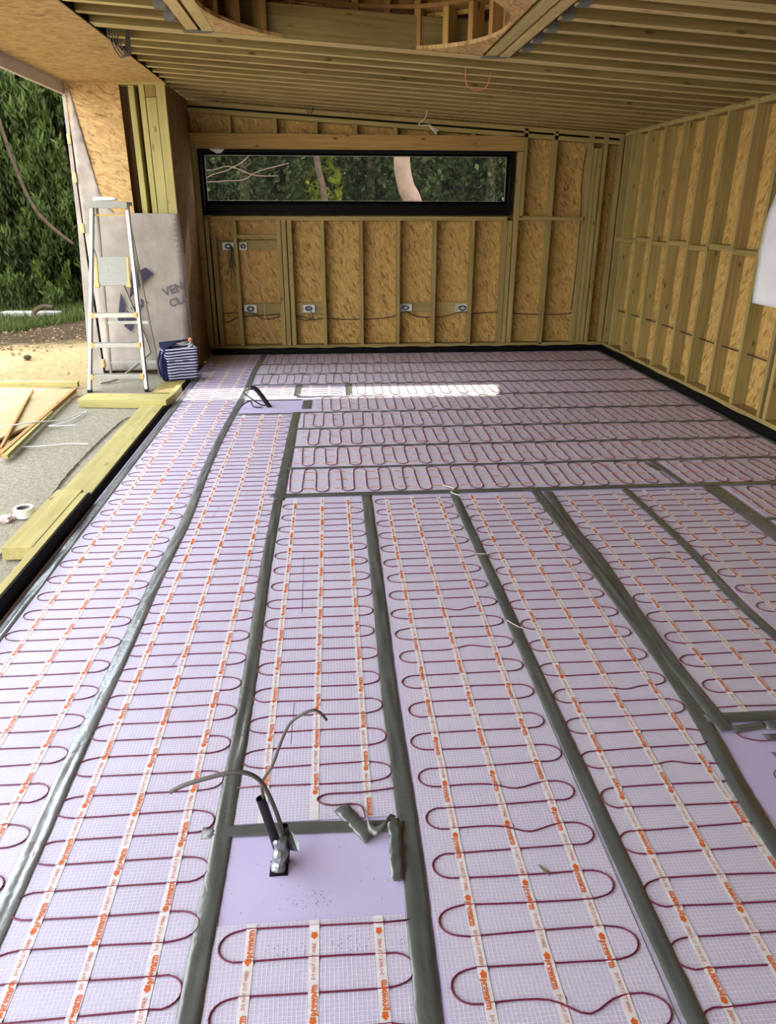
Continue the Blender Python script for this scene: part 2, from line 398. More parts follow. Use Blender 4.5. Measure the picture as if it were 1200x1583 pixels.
# ---------------- ceiling
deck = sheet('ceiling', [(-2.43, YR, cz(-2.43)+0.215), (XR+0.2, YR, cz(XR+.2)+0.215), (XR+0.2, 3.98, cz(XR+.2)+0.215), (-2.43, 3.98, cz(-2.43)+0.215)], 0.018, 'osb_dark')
struct(deck)
def ceil_sheet(x0, x1, y0, y1, dz=0.215, mat='osb_dark', name='roof_deck', t=0.018):
    return sheet(name, [(x0, y0, cz(x0)+dz), (x1, y0, cz(x1)+dz), (x1, y1, cz(x1)+dz), (x0, y1, cz(x0)+dz)], t, mat, deck)
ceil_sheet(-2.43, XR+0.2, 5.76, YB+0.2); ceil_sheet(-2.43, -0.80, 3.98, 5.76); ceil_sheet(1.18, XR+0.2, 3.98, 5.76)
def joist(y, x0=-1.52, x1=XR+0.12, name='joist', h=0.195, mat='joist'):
    return bar(name, (x0, y, cz(x0)+h/2), (x1, y, cz(x1)+h/2), h, 0.064, [mat, 'joist_edge_lit'], deck, (0, 0, 1))
y = 3.65
while y > YR: joist(y); y -= 0.30
for y in (3.925, 3.992): joist(y, name='header_joist')
for y in (4.19, 4.475, 4.76, 5.05, 5.325):
    joist(y, -1.52, -0.895); joist(y, 1.255)
    for xx in (-0.93, 1.29):
        b = MB(); b.box(-0.035, 0.035, y-0.036, y+0.036, -0.002, 0.0); b.box(-0.035, 0.035, y-0.036, y-0.033, 0, 0.14)
        b.build('joist_hanger', 'galv', deck, Mw=Matrix.Translation((xx, 0, cz(xx))))
for y in (5.615, 5.682): joist(y, name='header_joist')
for y in (6.01, 6.285, 6.58, 6.865, 7.15, 7.40, 7.66, 7.93, 8.21, 8.49, 8.76): joist(y)
joist(9.0)
for x in (-0.84, -0.74, 1.115, 1.20):
    bar('trimmer', (x, 4.035, cz(x)+0.0975), (x, 5.585, cz(x)+0.0975), 0.195, 0.078 if x != 1.2 else 0.07, ['joist', 'joist_edge_lit'], deck)
for x in (-0.79, 1.16):
    b = MB(); b.box(-0.11, 0.085, 5.55, 5.615, -0.004, 0.0); b.build('joist_hanger', 'galv', deck, Mw=Matrix.Translation((x, 0, cz(x))))
# soffit over the open side
sof = sheet('soffit_board', [(-2.43, YN, 2.747), (-2.43, 7.95, 2.747), (-1.497, 7.95, 2.747), (-1.497, YN, 2.747)], 0.012, 'osb_pale', deck)
b = MB(); b.box(-2.47, -2.435, YN, 7.99, 2.64, 3.0); b.build('fascia_membrane', 'membrane_pale', deck)
b = MB(); b.box(-1.497, -1.487, YN, 7.95, 2.742, 2.80); b.build('soffit_edge', 'black', deck)

# ---------------- round rooflight upstand
def rooflight():

    cx, cy, R = 0.17, 4.825, 0.875
    r = empty('rooflight_upstand', (cx, cy, cz(cx)))
    tag(r, 'round timber upstand of rooflight framed with short studs in the ceiling opening', 'roof opening')
    def ring(name, dz, ro, square, th, mat):
        n = 96; v = []; f = []
        for sgn in (0, 1):
            for i in range(n):
                a = 2*math.pi*i/n; x, y = R*math.cos(a), R*math.sin(a); v.append((x, y, ZX*x+dz+th*sgn))
            for i in range(n):
                a = 2*math.pi*i/n; c, s_ = math.cos(a), math.sin(a)
                if square:
                    t = min((0.885/abs(c)) if abs(c) > 1e-6 else 9, (0.778/abs(s_)) if abs(s_) > 1e-6 else 9); t = max(t, R+0.002)
                else: t = ro
                v.append((c*t, s_*t, ZX*c*t+dz+th*sgn))
        for i in range(n):
            j = (i+1) % n
            f += [(i, j, n+j, n+i), (2*n+i, 3*n+i, 3*n+j, 2*n+j), (i, 2*n+i, 2*n+j, j), (n+i, n+j, 3*n+j, 3*n+i)]
        return link(name, mesh_from(name, v, f), mat, r, WORLD[r])
    ring('base_ring', 0.004, 0, True, 0.022, 'osb_pale')
    RI = R; R = RI+0.10; ring('roof_collar', 0.228, 1.6, False, 0.015, 'osb_dark'); R = RI
    ring('middle_ring', 0.235, R+0.10, False, 0.022, 'stud_warm')
    ring('top_ring', 0.50, R+0.10, False, 0.022, 'stud_warm')
    for i in range(26):
        a = 2*math.pi*(i+0.3)/26; c, s_ = math.cos(a), math.sin(a)
        x, y = cx+c*(R+0.05), cy+s_*(R+0.05)
        for z0, z1 in ((0.026, 0.235), (0.257, 0.50)):
            bar('upright', (x, y, cz(x)+z0), (x, y, cz(x)+z1), 0.095, 0.045, 'stud_warm', r, (c, s_, 0))
    n = 48; b = MB(); b.add([(1.02*math.cos(2*math.pi*i/n), 1.02*math.sin(2*math.pi*i/n), 0.55+ZX*1.02*math.cos(2*math.pi*i/n)) for i in range(n)]+[(1.02*math.cos(2*math.pi*i/n), 1.02*math.sin(2*math.pi*i/n), 0.57+ZX*1.02*math.cos(2*math.pi*i/n)) for i in range(n)], [tuple(range(n))[::-1], tuple(range(n, 2*n))]+[(i, (i+1) % n, n+(i+1) % n, n+i) for i in range(n)]); b.build('cover_board', 'osb_dark', r, Mw=WORLD[r])
    # sheathing round the upper tier
    n = 64; v = []; f = []
    for k_, rr in ((0, R+0.105), (1, R+0.117)):
        for dz in (0.205, 0.565):
            for i in range(n):
                a = 2*math.pi*i/n; v.append((rr*math.cos(a), rr*math.sin(a), dz+ZX*rr*math.cos(a)))
    for i in range(n):
        j = (i+1) % n; f += [(i, n+i, n+j, j), (2*n+i, 2*n+j, 3*n+j, 3*n+i)]
    link('sheathing', mesh_from('sheathing', v, f), 'osb', r, WORLD[r])
rooflight()

# ---------------- back wall
def wall_with_hole():
    y0, y1 = YB+0.13, YB+0.145
    P = lambda x0, x1, z0, z1a, z1b: None
    b = MB()
    xs0, xs1 = -1.62, 3.60
    def pane(x0, x1, z0, top0, top1=None):
        top1 = top0 if top1 is None else top1
        b.add([(x0, -z0, 0), (x1, -z0, 0), (x1, -top1, 0), (x0, -top0, 0), (x0, -z0, 0.015), (x1, -z0, 0.015), (x1, -top1, 0.015), (x0, -top0, 0.015)],
              [(0, 3, 2, 1), (4, 5, 6, 7), (0, 1, 5, 4), (1, 2, 6, 5), (2, 3, 7, 6), (3, 0, 4, 7)])
    t = lambda x: cz(x)+0.2
    pane(xs0, -1.40, -0.1, t(xs0), t(-1.40)); pane(2.10, xs1, -0.1, t(2.1), t(xs1))
    pane(-1.40, 2.10, -0.1, 1.60); pane(-1.40, 2.10, 2.25, t(-1.4), t(2.1))
    R = Matrix(((1, 0, 0, 0), (0, 0, 1, y0), (0, -1, 0, 0), (0, 0, 0, 1)))
    return b.build('wall_back', 'osb', Mw=R)
wb = struct(wall_with_hole())
YF = YB+0.065  # centre of stud depth
def vstud(x, z0, z1, w=0.042, par=None, mat='stud', name='stud', d=0.13, y=None):
    return bar(name, (x, y or YF, z0), (x, y or YF, z1), d, w, mat, par or wb, (0, 1, 0))
def hrail(x0, x1, z, h, name='nogging', mat='stud', d=0.13, y=None, par=None, z1=None):
    return bar(name, (x0, y or YF, z), (x1, y or YF, z if z1 is None else z1), h, d, mat, par or wb, (0, 0, 1))
hrail(-1.50, 2.24, 2.343, 0.155, 'lintel', 'stud_warm')
hrail(-1.34, 2.10, 1.552, 0.045, 'sill_rail')
hrail(-1.52, XR, 2.66-0.0588*-1.52-0.035, 0.045, 'top_plate', z1=cz(XR)-0.035)
hrail(-1.52, XR, 2.66-0.0588*-1.52-0.102, 0.045, 'top_plate', z1=cz(XR)-0.102)
hrail(-1.52, XR, 2.66-0.0588*-1.52-0.068, 0.02, 'plate_gap_shade', 'black', d=0.06, y=YF+0.02, z1=cz(XR)-0.068)  # black bar in the slot between the plates, painting its shade
hrail(-1.48, XR, 0.085, 0.045, 'sole_plate')
vstud(-1.555, 0.11, 2.62, 0.04)
for x in (-1.505, -1.458): vstud(x, 0.11, 2.262, 0.045)
vstud(-1.40, 0.11, 1.53, 0.04); vstud(-1.335, 0.11, 1.36, 0.05); vstud(-1.09, 0.11, 1.53)
for x in (-0.585, -0.525, -0.46): vstud(x, 0.11, 1.53, 0.052)
for x in (-0.078, 0.371, 0.815, 1.247, 1.698): vstud(x, 0.11, 1.53)
for x in (2.085, 2.14): vstud(x, 0.11, 1.53, 0.05)
vstud(2.205, 0.11, 2.26, 0.06); vstud(2.262, 1.56, 2.50, 0.045)
vstud(2.612, 0.085, 1.535); vstud(2.612, 1.58, 2.47)
for x, t_ in ((3.03, 2.44), (3.085, 2.30), (3.14, 2.30)): vstud(x, 0.11, t_, 0.05)
vstud(3.20, 0.11, 2.44, 0.045); vstud(3.385, 0.11, 2.43, 0.045)
for x in (-1.064, -0.562, -0.115, 0.325, 0.773, 1.223, 1.653): vstud(x, 2.423, cz(x)-0.115, 0.04)
hrail(2.23, 3.04, 1.558, 0.045, z1=1.545)
hrail(-1.065, -0.61, 1.353, 0.045)
def backing(x0, x1, z0, z1): hrail(x0, x1, (z0+z1)/2, z1-z0, 'backing_board', d=0.03, y=YB+0.108)
backing(-1.35, -1.11, 1.20, 1.31); backing(-1.065, -0.61, 1.20, 1.31); backing(-1.065, -0.61, 0.47, 0.596)
backing(-0.43, -0.10, 0.47, 0.60); backing(0.84, 1.226, 0.484, 0.597); backing(1.268, 1.68, 0.484, 0.60)

# ---------------- right wall
wr = struct(sheet('wall_right', [(XR+0.13, YN, -0.1), (XR+0.13, YB+0.15, -0.1), (XR+0.13, YB+0.15, 2.65), (XR+0.13, YN, 2.65)][::-1], 0.015, 'osb'))
XF = XR+0.065
def rstud(y, z0=0.11, z1=2.425, w=0.042): return bar('stud', (XF, y, z0), (XF, y, z1), 0.13, w, 'stud', wr, (1, 0, 0))
ys = [8.81, 8.40, 7.98, 7.56, 7.13, 6.73, 6.30, 5.88, 5.45, 5.36, 4.95, 4.53, 4.11, 3.69, 3.27, 2.85, 2.43, 2.01, 1.59, 1.17, 0.75, 0.33, -0.09, -0.51, -0.93]
for y in ys: rstud(y)
rstud(9.02)
for zc in (0.085, 2.447): bar('sole_plate' if zc < 1 else 'top_plate', (XF, YN, zc), (XF, YB, zc), 0.045, 0.13, 'stud', wr)
for i in range(len(ys)-1):
    if ys[i]-ys[i+1] > 0.3:
        z = 1.335+(0.012 if i % 2 else -0.012); bar('nogging', (XF, ys[i]-0.021, z), (XF, ys[i+1]+0.021, z), 0.045, 0.12, 'stud', wr)
bar('nogging', (XF, 9.0, 1.33), (XF, 8.83, 1.33), 0.045, 0.12, 'stud', wr)

# unseen wall added behind the camera to cut frontal light on the joists
wf = struct(sheet('wall_front_added', [(-1.6, -2.6, -0.1), (XR+0.15, -2.6, -0.1), (XR+0.15, -2.6, 2.6), (-1.6, -2.6, 2.6)], 0.015, 'osb'))
x = -1.5
while x < XR: bar('stud', (x, -2.53, 0.0), (x, -2.53, 2.45), 0.12, 0.042, 'stud', wf, (0, 1, 0)); x += 0.42

# black damp proof strips at the wall feet
def upstand(name, a, b_, nrm):
    n = 60; v = []; f = []
    for i in range(n+1):
        t = i/n; p = Vector(a).lerp(Vector(b_), t); w_ = 0.004*math.sin(i*1.7)+0.003*math.sin(i*0.7); q = Vector(nrm)
        prof = [(0.0, 0.074+w_), (0.003, 0.074+w_), (0.007+w_, 0.04), (0.012+w_, 0.008), (0.022+w_, 0.003), (0.022+w_, 0.0), (0, 0)]
        for d_, z in prof: v.append(tuple(p+q*d_+Vector((0, 0, z))))
    m_ = 7
    for i in range(n):
        for j in range(m_-1): f.append((i*m_+j, i*m_+j+1, (i+1)*m_+j+1, (i+1)*m_+j))
    return struct(link(name, mesh_from(name, v, f, smooth=True), 'black'))
upstand('baseboard_back', (-1.47, YB-0.001, 0), (XR, YB-0.001, 0), (0, -1, 0))
upstand('baseboard_right', (XR-0.001, YN, 0), (XR-0.001, YB, 0), (-1, 0, 0))
def slant(y0, y1, top, back):
    b = MB(); P = [(XL+0.004, 0.001), (XL+0.004-back, top), (XL-0.004-back, top), (XL-0.004, 0.001)]
    b.add([(x, y0, z) for x, z in P]+[(x, y1, z) for x, z in P], [(0, 1, 2, 3), (7, 6, 5, 4), (0, 4, 5, 1), (1, 5, 6, 2), (2, 6, 7, 3), (3, 7, 4, 0)]); return b
bl = struct(slant(4.19, 7.6, 0.034, 0.026).build('baseboard_left', 'black')); slant(YN, 4.19, 0.074, 0.012).build('upper_strip', 'black', bl)

# ---------------- window
wn = struct(link('window_1', mesh_from('w', [], []), 'frame'))
def winframe():
    b = MB(); y0, y1 = YB+0.07, YB+0.14
    b.box(-1.375, 2.075, y0, y1, 1.66, 1.735); b.box(-1.375, 2.075, y0, y1, 2.212, 2.25)
    b.box(-1.41, -1.375, y0, y1, 1.66, 2.25); b.box(2.075, 2.11, y0, y1, 1.66, 2.25)
    b.build('window_frame', 'frame', wn)
    # black membrane reveal lining the opening and lapping onto the timber
    b = MB(); f0, f1 = YB-0.006, YB+0.14
    b.box(-1.43, 2.13, f0, f1, 1.585, 1.61); b.box(-1.43, 2.13, f0, f1, 2.238, 2.262)
    b.box(-1.43, -1.40, f0, f1, 1.61, 2.238); b.box(2.10, 2.13, f0, f1, 1.61, 2.238)
    b.box(-1.40, 2.10, y0-0.005, y0+0.02, 1.61, 1.70)
    b.build('window_reveal', 'black', wn)
    b = MB(); b.box(-1.375, 2.075, YB+0.10, YB+0.106, 1.735, 2.212); b.build('pane', 'glass', wn)
    b = MB()
    for (x0, x1, z0, z1) in ((-1.372, 2.072, 1.737, 1.742), (-1.372, 2.072, 2.203, 2.208), (-1.372, -1.367, 1.737, 2.208), (2.066, 2.071, 1.737, 2.208)): b.box(x0, x1, YB+0.088, YB+0.099, z0, z1)
    b.build('spacer_bar', 'alu_dull', wn)
winframe()
t = sheet('torn_label', [(-1.30, YB-0.012, 2.262), (-1.22, YB-0.014, 2.218), (-1.17, YB-0.012, 2.222), (-1.13, YB-0.01, 2.262)], 0.002, 'polythene'); tag(t, 'torn scrap of white film at the top left corner of the black window', 'film scrap')

# ---------------- left pier (wall_left)
YP = 7.95
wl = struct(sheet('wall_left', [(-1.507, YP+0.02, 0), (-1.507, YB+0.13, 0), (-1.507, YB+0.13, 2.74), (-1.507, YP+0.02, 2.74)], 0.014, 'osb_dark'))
sheet('front_sheathing', [(-1.924, YP, 1.2), (-1.924, YP, 2.741), (-2.42, YP, 2.741), (-2.42, YP, 1.2)], 0.012, 'osb_pale', wl)
b = MB(); b.box(-2.42, -1.51, YP+0.16, YP+0.175, 0, 2.73); b.build('rear_sheathing', 'osb_dark', wl)
def pst(x, w, z1=2.741, y=YP, z0=1.4): return bar('stud', (x, y+0.07, z0), (x, y+0.07, z1), 0.14, w, 'pale', wl, (0, 1, 0))
pst(-1.823, 0.052, 2.72, YP+0.02); pst(-1.722, 0.050); pst(-1.642, 0.095, 2.62); pst(-1.547, 0.085)
bar('packer', (-1.642, YP+0.07, 2.625), (-1.642, YP+0.07, 2.742), 0.14, 0.095, 'stud', wl, (0, 1, 0))
b = MB(); b.box(-1.93, -1.50, YP-0.002, YP+0.15, 2.722, 2.742); b.build('head_plate', 'pale', wl)
# breather membrane on the front of the pier, wrapped round its right edge
def memb():
    poly = [(-2.385, 2.715), (-2.235, 1.80), (-2.13, 1.612), (-1.505, 1.606), (-1.50, 1.2), (-1.515, 0.6), (-1.548, 0.06), (-2.43, 0.05), (-2.425, 0.6), (-2.43, 1.4), (-2.425, 1.84), (-2.41, 2.3)]
    bm = bmesh.new()
    vs = [bm.verts.new((x, z, 0)) for x, z in poly]; fc = bm.faces.new(vs[::-1]); fc.normal_update(); bmesh.ops.triangulate(bm, faces=[fc])
    for _ in range(4): bmesh.ops.subdivide_edges(bm, edges=[e for e in bm.edges if e.calc_length() > 0.09], cuts=1, use_grid_fill=False); bmesh.ops.triangulate(bm, faces=bm.faces[:])
    for v in bm.verts:
        x, z = v.co.x, v.co.y
        v.co = Vector((x, YP-0.014-0.020*max(0, noise.noise((x*3+z*1.6, z*1.1-x, 1.0)))-0.006*noise.noise((x*9, z*5, 2)), z))
    bmesh.ops.recalc_face_normals(bm, faces=bm.faces[:])
    me = bpy.data.meshes.new('membrane'); bm.to_mesh(me); bm.free(); me.polygons.foreach_set('use_smooth', [True]*len(me.polygons))
    o = link('breather_membrane', me, 'membrane', wl)
    s_ = o.modifiers.new('s', 'SOLIDIFY'); s_.thickness = 0.0015
    b = MB(); b.add([(-1.505, YP-0.012, 1.606), (-1.50, YP-0.012, 1.2), (-1.515, YP-0.012, .6), (-1.548, YP-0.012, 0.06), (-1.500, YP+0.10, 0.06), (-1.492, YP+0.06, .6), (-1.487, YP+0.05, 1.2), (-1.495, YP+0.03, 1.606)], [(0, 1, 6, 7), (1, 2, 5, 6), (2, 3, 4, 5)])
    b.build('membrane_return', 'membrane', wl)
    # printed lettering and mark, tilted as on the sheet
    def stamp(txt, size, x, z, ang, mat, off=0.0):
        v, f = text_geo(txt, size, 'LEFT', off, 3); R = Matrix.Translation((x, YP-0.040, z)) @ Matrix.Rotation(math.radians(90), 4, 'X') @ Matrix.Rotation(math.radians(ang), 4, 'Z')
        link('printed_lettering', mesh_from('l', v, f), mat, wl, R)
    stamp('VEN', 0.118, -1.722, 0.845, 19, 'ink_pale', 0.002); stamp('CLA', 0.108, -1.672, 0.735, 19, 'ink_pale', 0.002)
    stamp('RBA', 0.10, -2.055, 0.665, 38, 'ink', 0.002)
    T = lambda p: [(x, YP-0.042, z) for x, z in p]
    b = MB()
    b.add(T([(-2.065, 0.80), (-2.02, 1.06), (-1.985, 1.085), (-2.02, 0.85)]), [(0, 1, 2, 3)])
    b.add(T([(-2.005, 0.86), (-1.975, 1.05), (-1.87, 1.10), (-1.80, 1.04), (-1.88, 0.98)]), [(0, 1, 2, 3, 4)])
    b.add(T([(-2.22, 0.58), (-2.15, 0.86), (-2.12, 0.74), (-2.17, 0.54)]), [(0, 1, 2, 3)])
    b.add(T([(-2.16, 0.52), (-2.11, 0.68), (-2.04, 0.60), (-2.10, 0.46)]), [(0, 1, 2, 3)])
    b.build('printed_emblem', 'ink', wl)
memb()
# outer batten strip with spacer clips
b = MB(); b.add([(-2.449, YP-0.01, 2.72), (-2.415, YP-0.01, 2.72), (-2.44, YP-0.01, 1.9), (-2.45, YP-0.01, 1.2), (-2.452, YP-0.01, 0.0), (-2.60, YP-0.01, 0.0), (-2.49, YP-0.01, 1.5), (-2.465, YP-0.01, 2.2)]
  +[(x, YP+0.2, z) for x, z in ((-2.449, 2.72), (-2.415, 2.72), (-2.44, 1.9), (-2.45, 1.2), (-2.452, 0.0), (-2.60, 0.0), (-2.49, 1.5), (-2.465, 2.2))],
  [(0, 1, 2, 3, 4, 5, 6, 7), (0, 7, 15, 8), (7, 6, 14, 15), (6, 5, 13, 14), (4, 3, 11, 12), (3, 2, 10, 11), (2, 1, 9, 10)]); b.build('side_membrane', 'membrane', wl)
b = MB(); b.box(-2.452, -2.415, YP+0.03, YP+0.05, 0.03, 2.71); b.build('cavity_shade', 'black', wl)  # black strip painted in as the shadow in the gap beside the batten
for z in (2.262, 1.926, 1.47, 0.13): 
    b = MB(); b.box(-2.462, -2.425, YP-0.03, YP-0.012, z-0.045, z+0.045); b.build('batten_clip', 'clip', wl, bevel=0.006)

# ================================================================== FLOOR MATS
PITCH = 0.0832
V1, F1 = text_geo('prowarm', 0.0215, 'LEFT', 0.0009, 1); V2, F2 = text_geo('DO NOT CUT WIRE!', 0.0128, 'LEFT', 0.00012, 1)
V1, V2 = np.array(V1), np.array(V2)
V1[:, 0] *= 0.070/max(V1[:, 0]); V2[:, 0] *= 0.092/max(V2[:, 0])
def make_mat(label, cx, y0, y1, axis='Y', straps=(-0.158, 0, 0.158), flip=1, phase=0.0, amp=0.243, wob=None, skip=0, grp='heating mats laid lengthwise', cabs=None, hw=0.252, endx=None):
    """local frame: u across the mat, v along its length from 0 to L"""
    L = y1-y0
    if axis == 'Y': R = Matrix(((1, 0, 0, cx), (0, 1, 0, y0), (0, 0, 1, 0), (0, 0, 0, 1)))
    else: R = Matrix(((0, 1, 0, y0), (-1, 0, 0, cx), (0, 0, 1, 0), (0, 0, 0, 1)))
    root = bpy.data.objects.new('heating_mat', None); C.objects.link(root); setp(root, None, R)
    tag(root, label, 'heating mat', grp)
    b = MB(); b.box(-hw, hw, 0, L, 0.0002, 0.0022); b.build('mesh_sheet', 'mesh', root, Mw=R)
    rr = random.Random(hash(label) % 9999 if False else int((cx+5)*1000+y0*77))
    lines = []; v = phase % PITCH + 0.012; n0 = int((phase)//PITCH) 
    while v < L-0.01: lines.append(v); v += PITCH
    pts = []; zc = 0.0040; side = 1 if n0 % 2 == 0 else -1
    lines = lines[skip:]; side = side*(-1)**skip
    for i, vv in enumerate(lines):
        s0 = side if i % 2 == 0 else -side       # travels from -s0 to +s0
        a = amp+rr.uniform(-0.008, 0.006)
        e = amp-0.07
        if wob and i in wob:
            for q in np.linspace(-1, 1, 17): pts.append((s0*e*q, vv+0.004*math.sin(q*3)+wob[i]*math.exp(-((s0*q-0.35)/0.3)**2), zc))
        else:
            tl = rr.uniform(-0.004, 0.004); am = rr.uniform(-0.003, 0.003)
            for q in (-1, -0.5, 0, 0.5, 1): pts.append((s0*e*q, vv+tl*q*s0+am*(1-q*q), zc))
        if i == 0: pts.insert(0, (-abs(amp)*1.02*(1 if pts[0][0] < 0 else -1), vv, zc))
        if i == len(lines)-1: pts.append((s0*amp*1.02, vv, zc))
        if i < len(lines)-1:
            for k_ in range(1, 10):
                t_ = math.pi*k_/10; pts.append((s0*(e+(a-e)*math.sin(t_)**0.8), vv+PITCH/2*(1-math.cos(t_)), zc))
    b = MB(); b.tube(pts, 0.0023 if axis == 'Y' else 0.0030, 6); b.build('heating_cable', 'cable_red', root, True, Mw=R)
    PR = 0.2045
    for si, u in enumerate(straps):
        off = rr.uniform(0, PR); b = MB(); W = 0.0125
        vs = [0.0]
        for vv in lines:
            vs += [vv-0.010, vv-0.004, vv, vv+0.004, vv+0.010]
        vs = sorted(x for x in set(vs+[L]) if 0 <= x <= L)
        def zh(v_):
            d = min((abs(v_-q) for q in lines), default=1); return 0.0030+0.0034*math.exp(-(d/0.0055)**2)
        drift = rr.uniform(-0.006, 0.006); ph = rr.uniform(0, 6)
        uu = lambda v_: u+drift*math.sin(v_*1.3+ph)
        vert = []; face = []
        for v_ in vs: vert += [(uu(v_)-W, v_, zh(v_)), (uu(v_)+W, v_, zh(v_))]
        for i in range(len(vs)-1): face.append((2*i, 2*i+1, 2*i+3, 2*i+2))
        b.add(vert, face)
        # printing
        v_ = off-PR
        while v_ < L:
            wy = (y0+v_) if axis == 'Y' else 99
            def put(P, F, o_, mi):
                pp = []
                for x, y_, *_z in P:
                    if flip > 0: lv, lu = v_+o_+x, -y_
                    else: lv, lu = v_+PR-o_-x, y_
                    pp.append((uu(lv)+lu, lv, zh(lv)+0.0006))
                if min(p[1] for p in pp) > 0 and max(p[1] for p in pp) < L: b.add(pp, F, mi)
            if wy < 3.3:
                put(V1, F1, 0.020, 1); put(V2, F2, 0.102, 2)
                HX = [(-0.001, 0.0005), (0.003, 0.004), (0.007, 0.0085), (0.0105, 0.0065), (0.0145, 0.0065), (0.018, 0.0065)]
                put([(x_, -h_) for x_, h_ in HX]+[(x_, h_) for x_, h_ in HX], [(q, q+1, 7+q, 6+q) for q in range(5)], 0.0, 1)
                put([(0.021, -0.0095), (0.090, -0.0095), (0.090, -0.0081), (0.021, -0.0081)], [(0, 1, 2, 3)], 0.0, 1)
            else:
                put([(0.0, -0.0068), (0.040, -0.0068), (0.040, 0.0068), (0.0, 0.0068)], [(0, 1, 2, 3)], 0.0, 1)
                put([(0.040, -0.0058), (0.078, -0.0058), (0.078, 0.0058), (0.040, 0.0058)], [(0, 1, 2, 3)], 0.0, 1)
                put([(0.104, -0.003), (0.19, -0.003), (0.19, 0.003), (0.104, 0.003)], [(0, 1, 2, 3)], 0.0, 2)
            v_ += PR
        b.build('strap', ['strap', 'print', 'print_red'], root, Mw=R)
    return root
def ph(y_line, side, y0):
    """phase so that a cable turn centred at y_line sits on the +u side (side=+1) or the -u side"""
    first = y_line-PITCH/2-0.012-y0; k_ = math.floor(first/PITCH); fr = first-k_*PITCH
    # line index k_ travels toward 'side'
    par = 0 if side > 0 else 1
    return fr+PITCH*((k_+par) % 2)
Y0 = 0.55
make_mat('first long heating mat from the open left side, running along the timber kerb', -1.145, Y0, 8.98, phase=ph(1.784, 1, Y0))
make_mat('second long heating mat from the left, ending at the far bare lilac patch', -0.618, Y0, 6.19, phase=ph(1.633, 1, Y0))
make_mat('third long heating mat from the left, behind the near bare patch with cables', -0.088, 1.615, 4.18, phase=ph(1.80, 1, 1.615), amp=0.238, skip=1)
make_mat('short piece of heating mat in front of the near bare lilac patch', -0.082, Y0, 1.292, phase=ph(1.232, -1, Y0), amp=0.238)
make_mat('fourth long heating mat from the left, right of the near bare patch', 0.468, Y0, 4.17, flip=-1, phase=ph(1.26, -1, Y0), wob={5: -0.035, 11: -0.022, 13: -.02, 26: -0.03, 22: 0.02}, amp=0.24)
make_mat('fifth long heating mat from the left, just left of the doubled tape seam', 1.000, Y0, 4.17, phase=ph(1.30, -1, Y0), wob={14: 0.02, 19: -0.02}, amp=0.232, hw=0.243)
make_mat('sixth long heating mat from the left, just right of the doubled tape seam', 1.588, 2.0, 4.17, phase=ph(2.9, 1, 2.0), wob={14: 0.02})
make_mat('rightmost of the long heating mats, short of the right-hand cross rows', 2.105, 2.0, 4.17, phase=ph(3.2, -1, 2.0), amp=0.24)
# crosswise rows
rowsY = [4.245, 4.755, 5.24, 5.73, 6.245, 6.82, 7.355, 7.86, 8.40, 8.99]
names = ['crosswise heating mat nearest the camera, touching the ends of the long mats', 'second crosswise heating mat from the near end', 'third crosswise heating mat from the near end',
         'fourth crosswise heating mat from the near end', 'fifth crosswise heating mat from the near end, starting beside the far bare patch', 'sixth crosswise heating mat from the near end, in line with the short mat pieces',
         'third crosswise heating mat from the back wall', 'second crosswise heating mat from the back wall', 'crosswise heating mat running along the foot of the back wall']
xs_ = [-0.33, -0.30, -0.30, -0.30, -0.18, 0.21, -0.80, -0.80, -0.80]; xe = [2.215, 3.355, 3.355, 3.355, 3.355, 3.355, 3.355, 3.355, 3.355]
GR = 'heating mats laid crosswise'
for i in range(9):
    a, c = rowsY[i]+0.022, rowsY[i+1]-0.022; h = (c-a)/2
    make_mat(names[i], (a+c)/2, xs_[i], xe[i], 'X', amp=h-0.012, hw=h, phase=0.02+0.031*i % 0.16, grp=GR, straps=(-0.15, 0, 0.15), flip=-1)
make_mat('short crosswise heating mat between the slanted tape and the right wall', 4.50, 2.30, 3.355, 'X', amp=0.22, hw=0.232, phase=0.03, grp=GR, straps=(-0.15, 0, 0.15))
make_mat('crosswise heating mat at the right, level with the far ends of the long mats', 3.945, 2.50, 3.355, 'X', amp=0.245, hw=0.255, phase=0.03, grp=GR, straps=(-0.15, 0, 0.15))
make_mat('crosswise heating mat cut off by the right edge of the photo', 3.40, 2.50, 3.355, 'X', amp=0.245, hw=0.255, phase=0.08, grp=GR, straps=(-0.15, 0, 0.15))
make_mat('small mat piece beyond the far bare patch, left of the grey tape tab', -0.575, 6.88, 7.30, phase=0.02, grp='small heating mat pieces', hw=0.19, amp=0.18, straps=(-0.10, 0.08))
make_mat('small mat piece between the two short grey tape tabs', -0.105, 6.86, 7.30, phase=0.05, grp='small heating mat pieces', hw=0.21, amp=0.20, straps=(-0.12, 0.06))

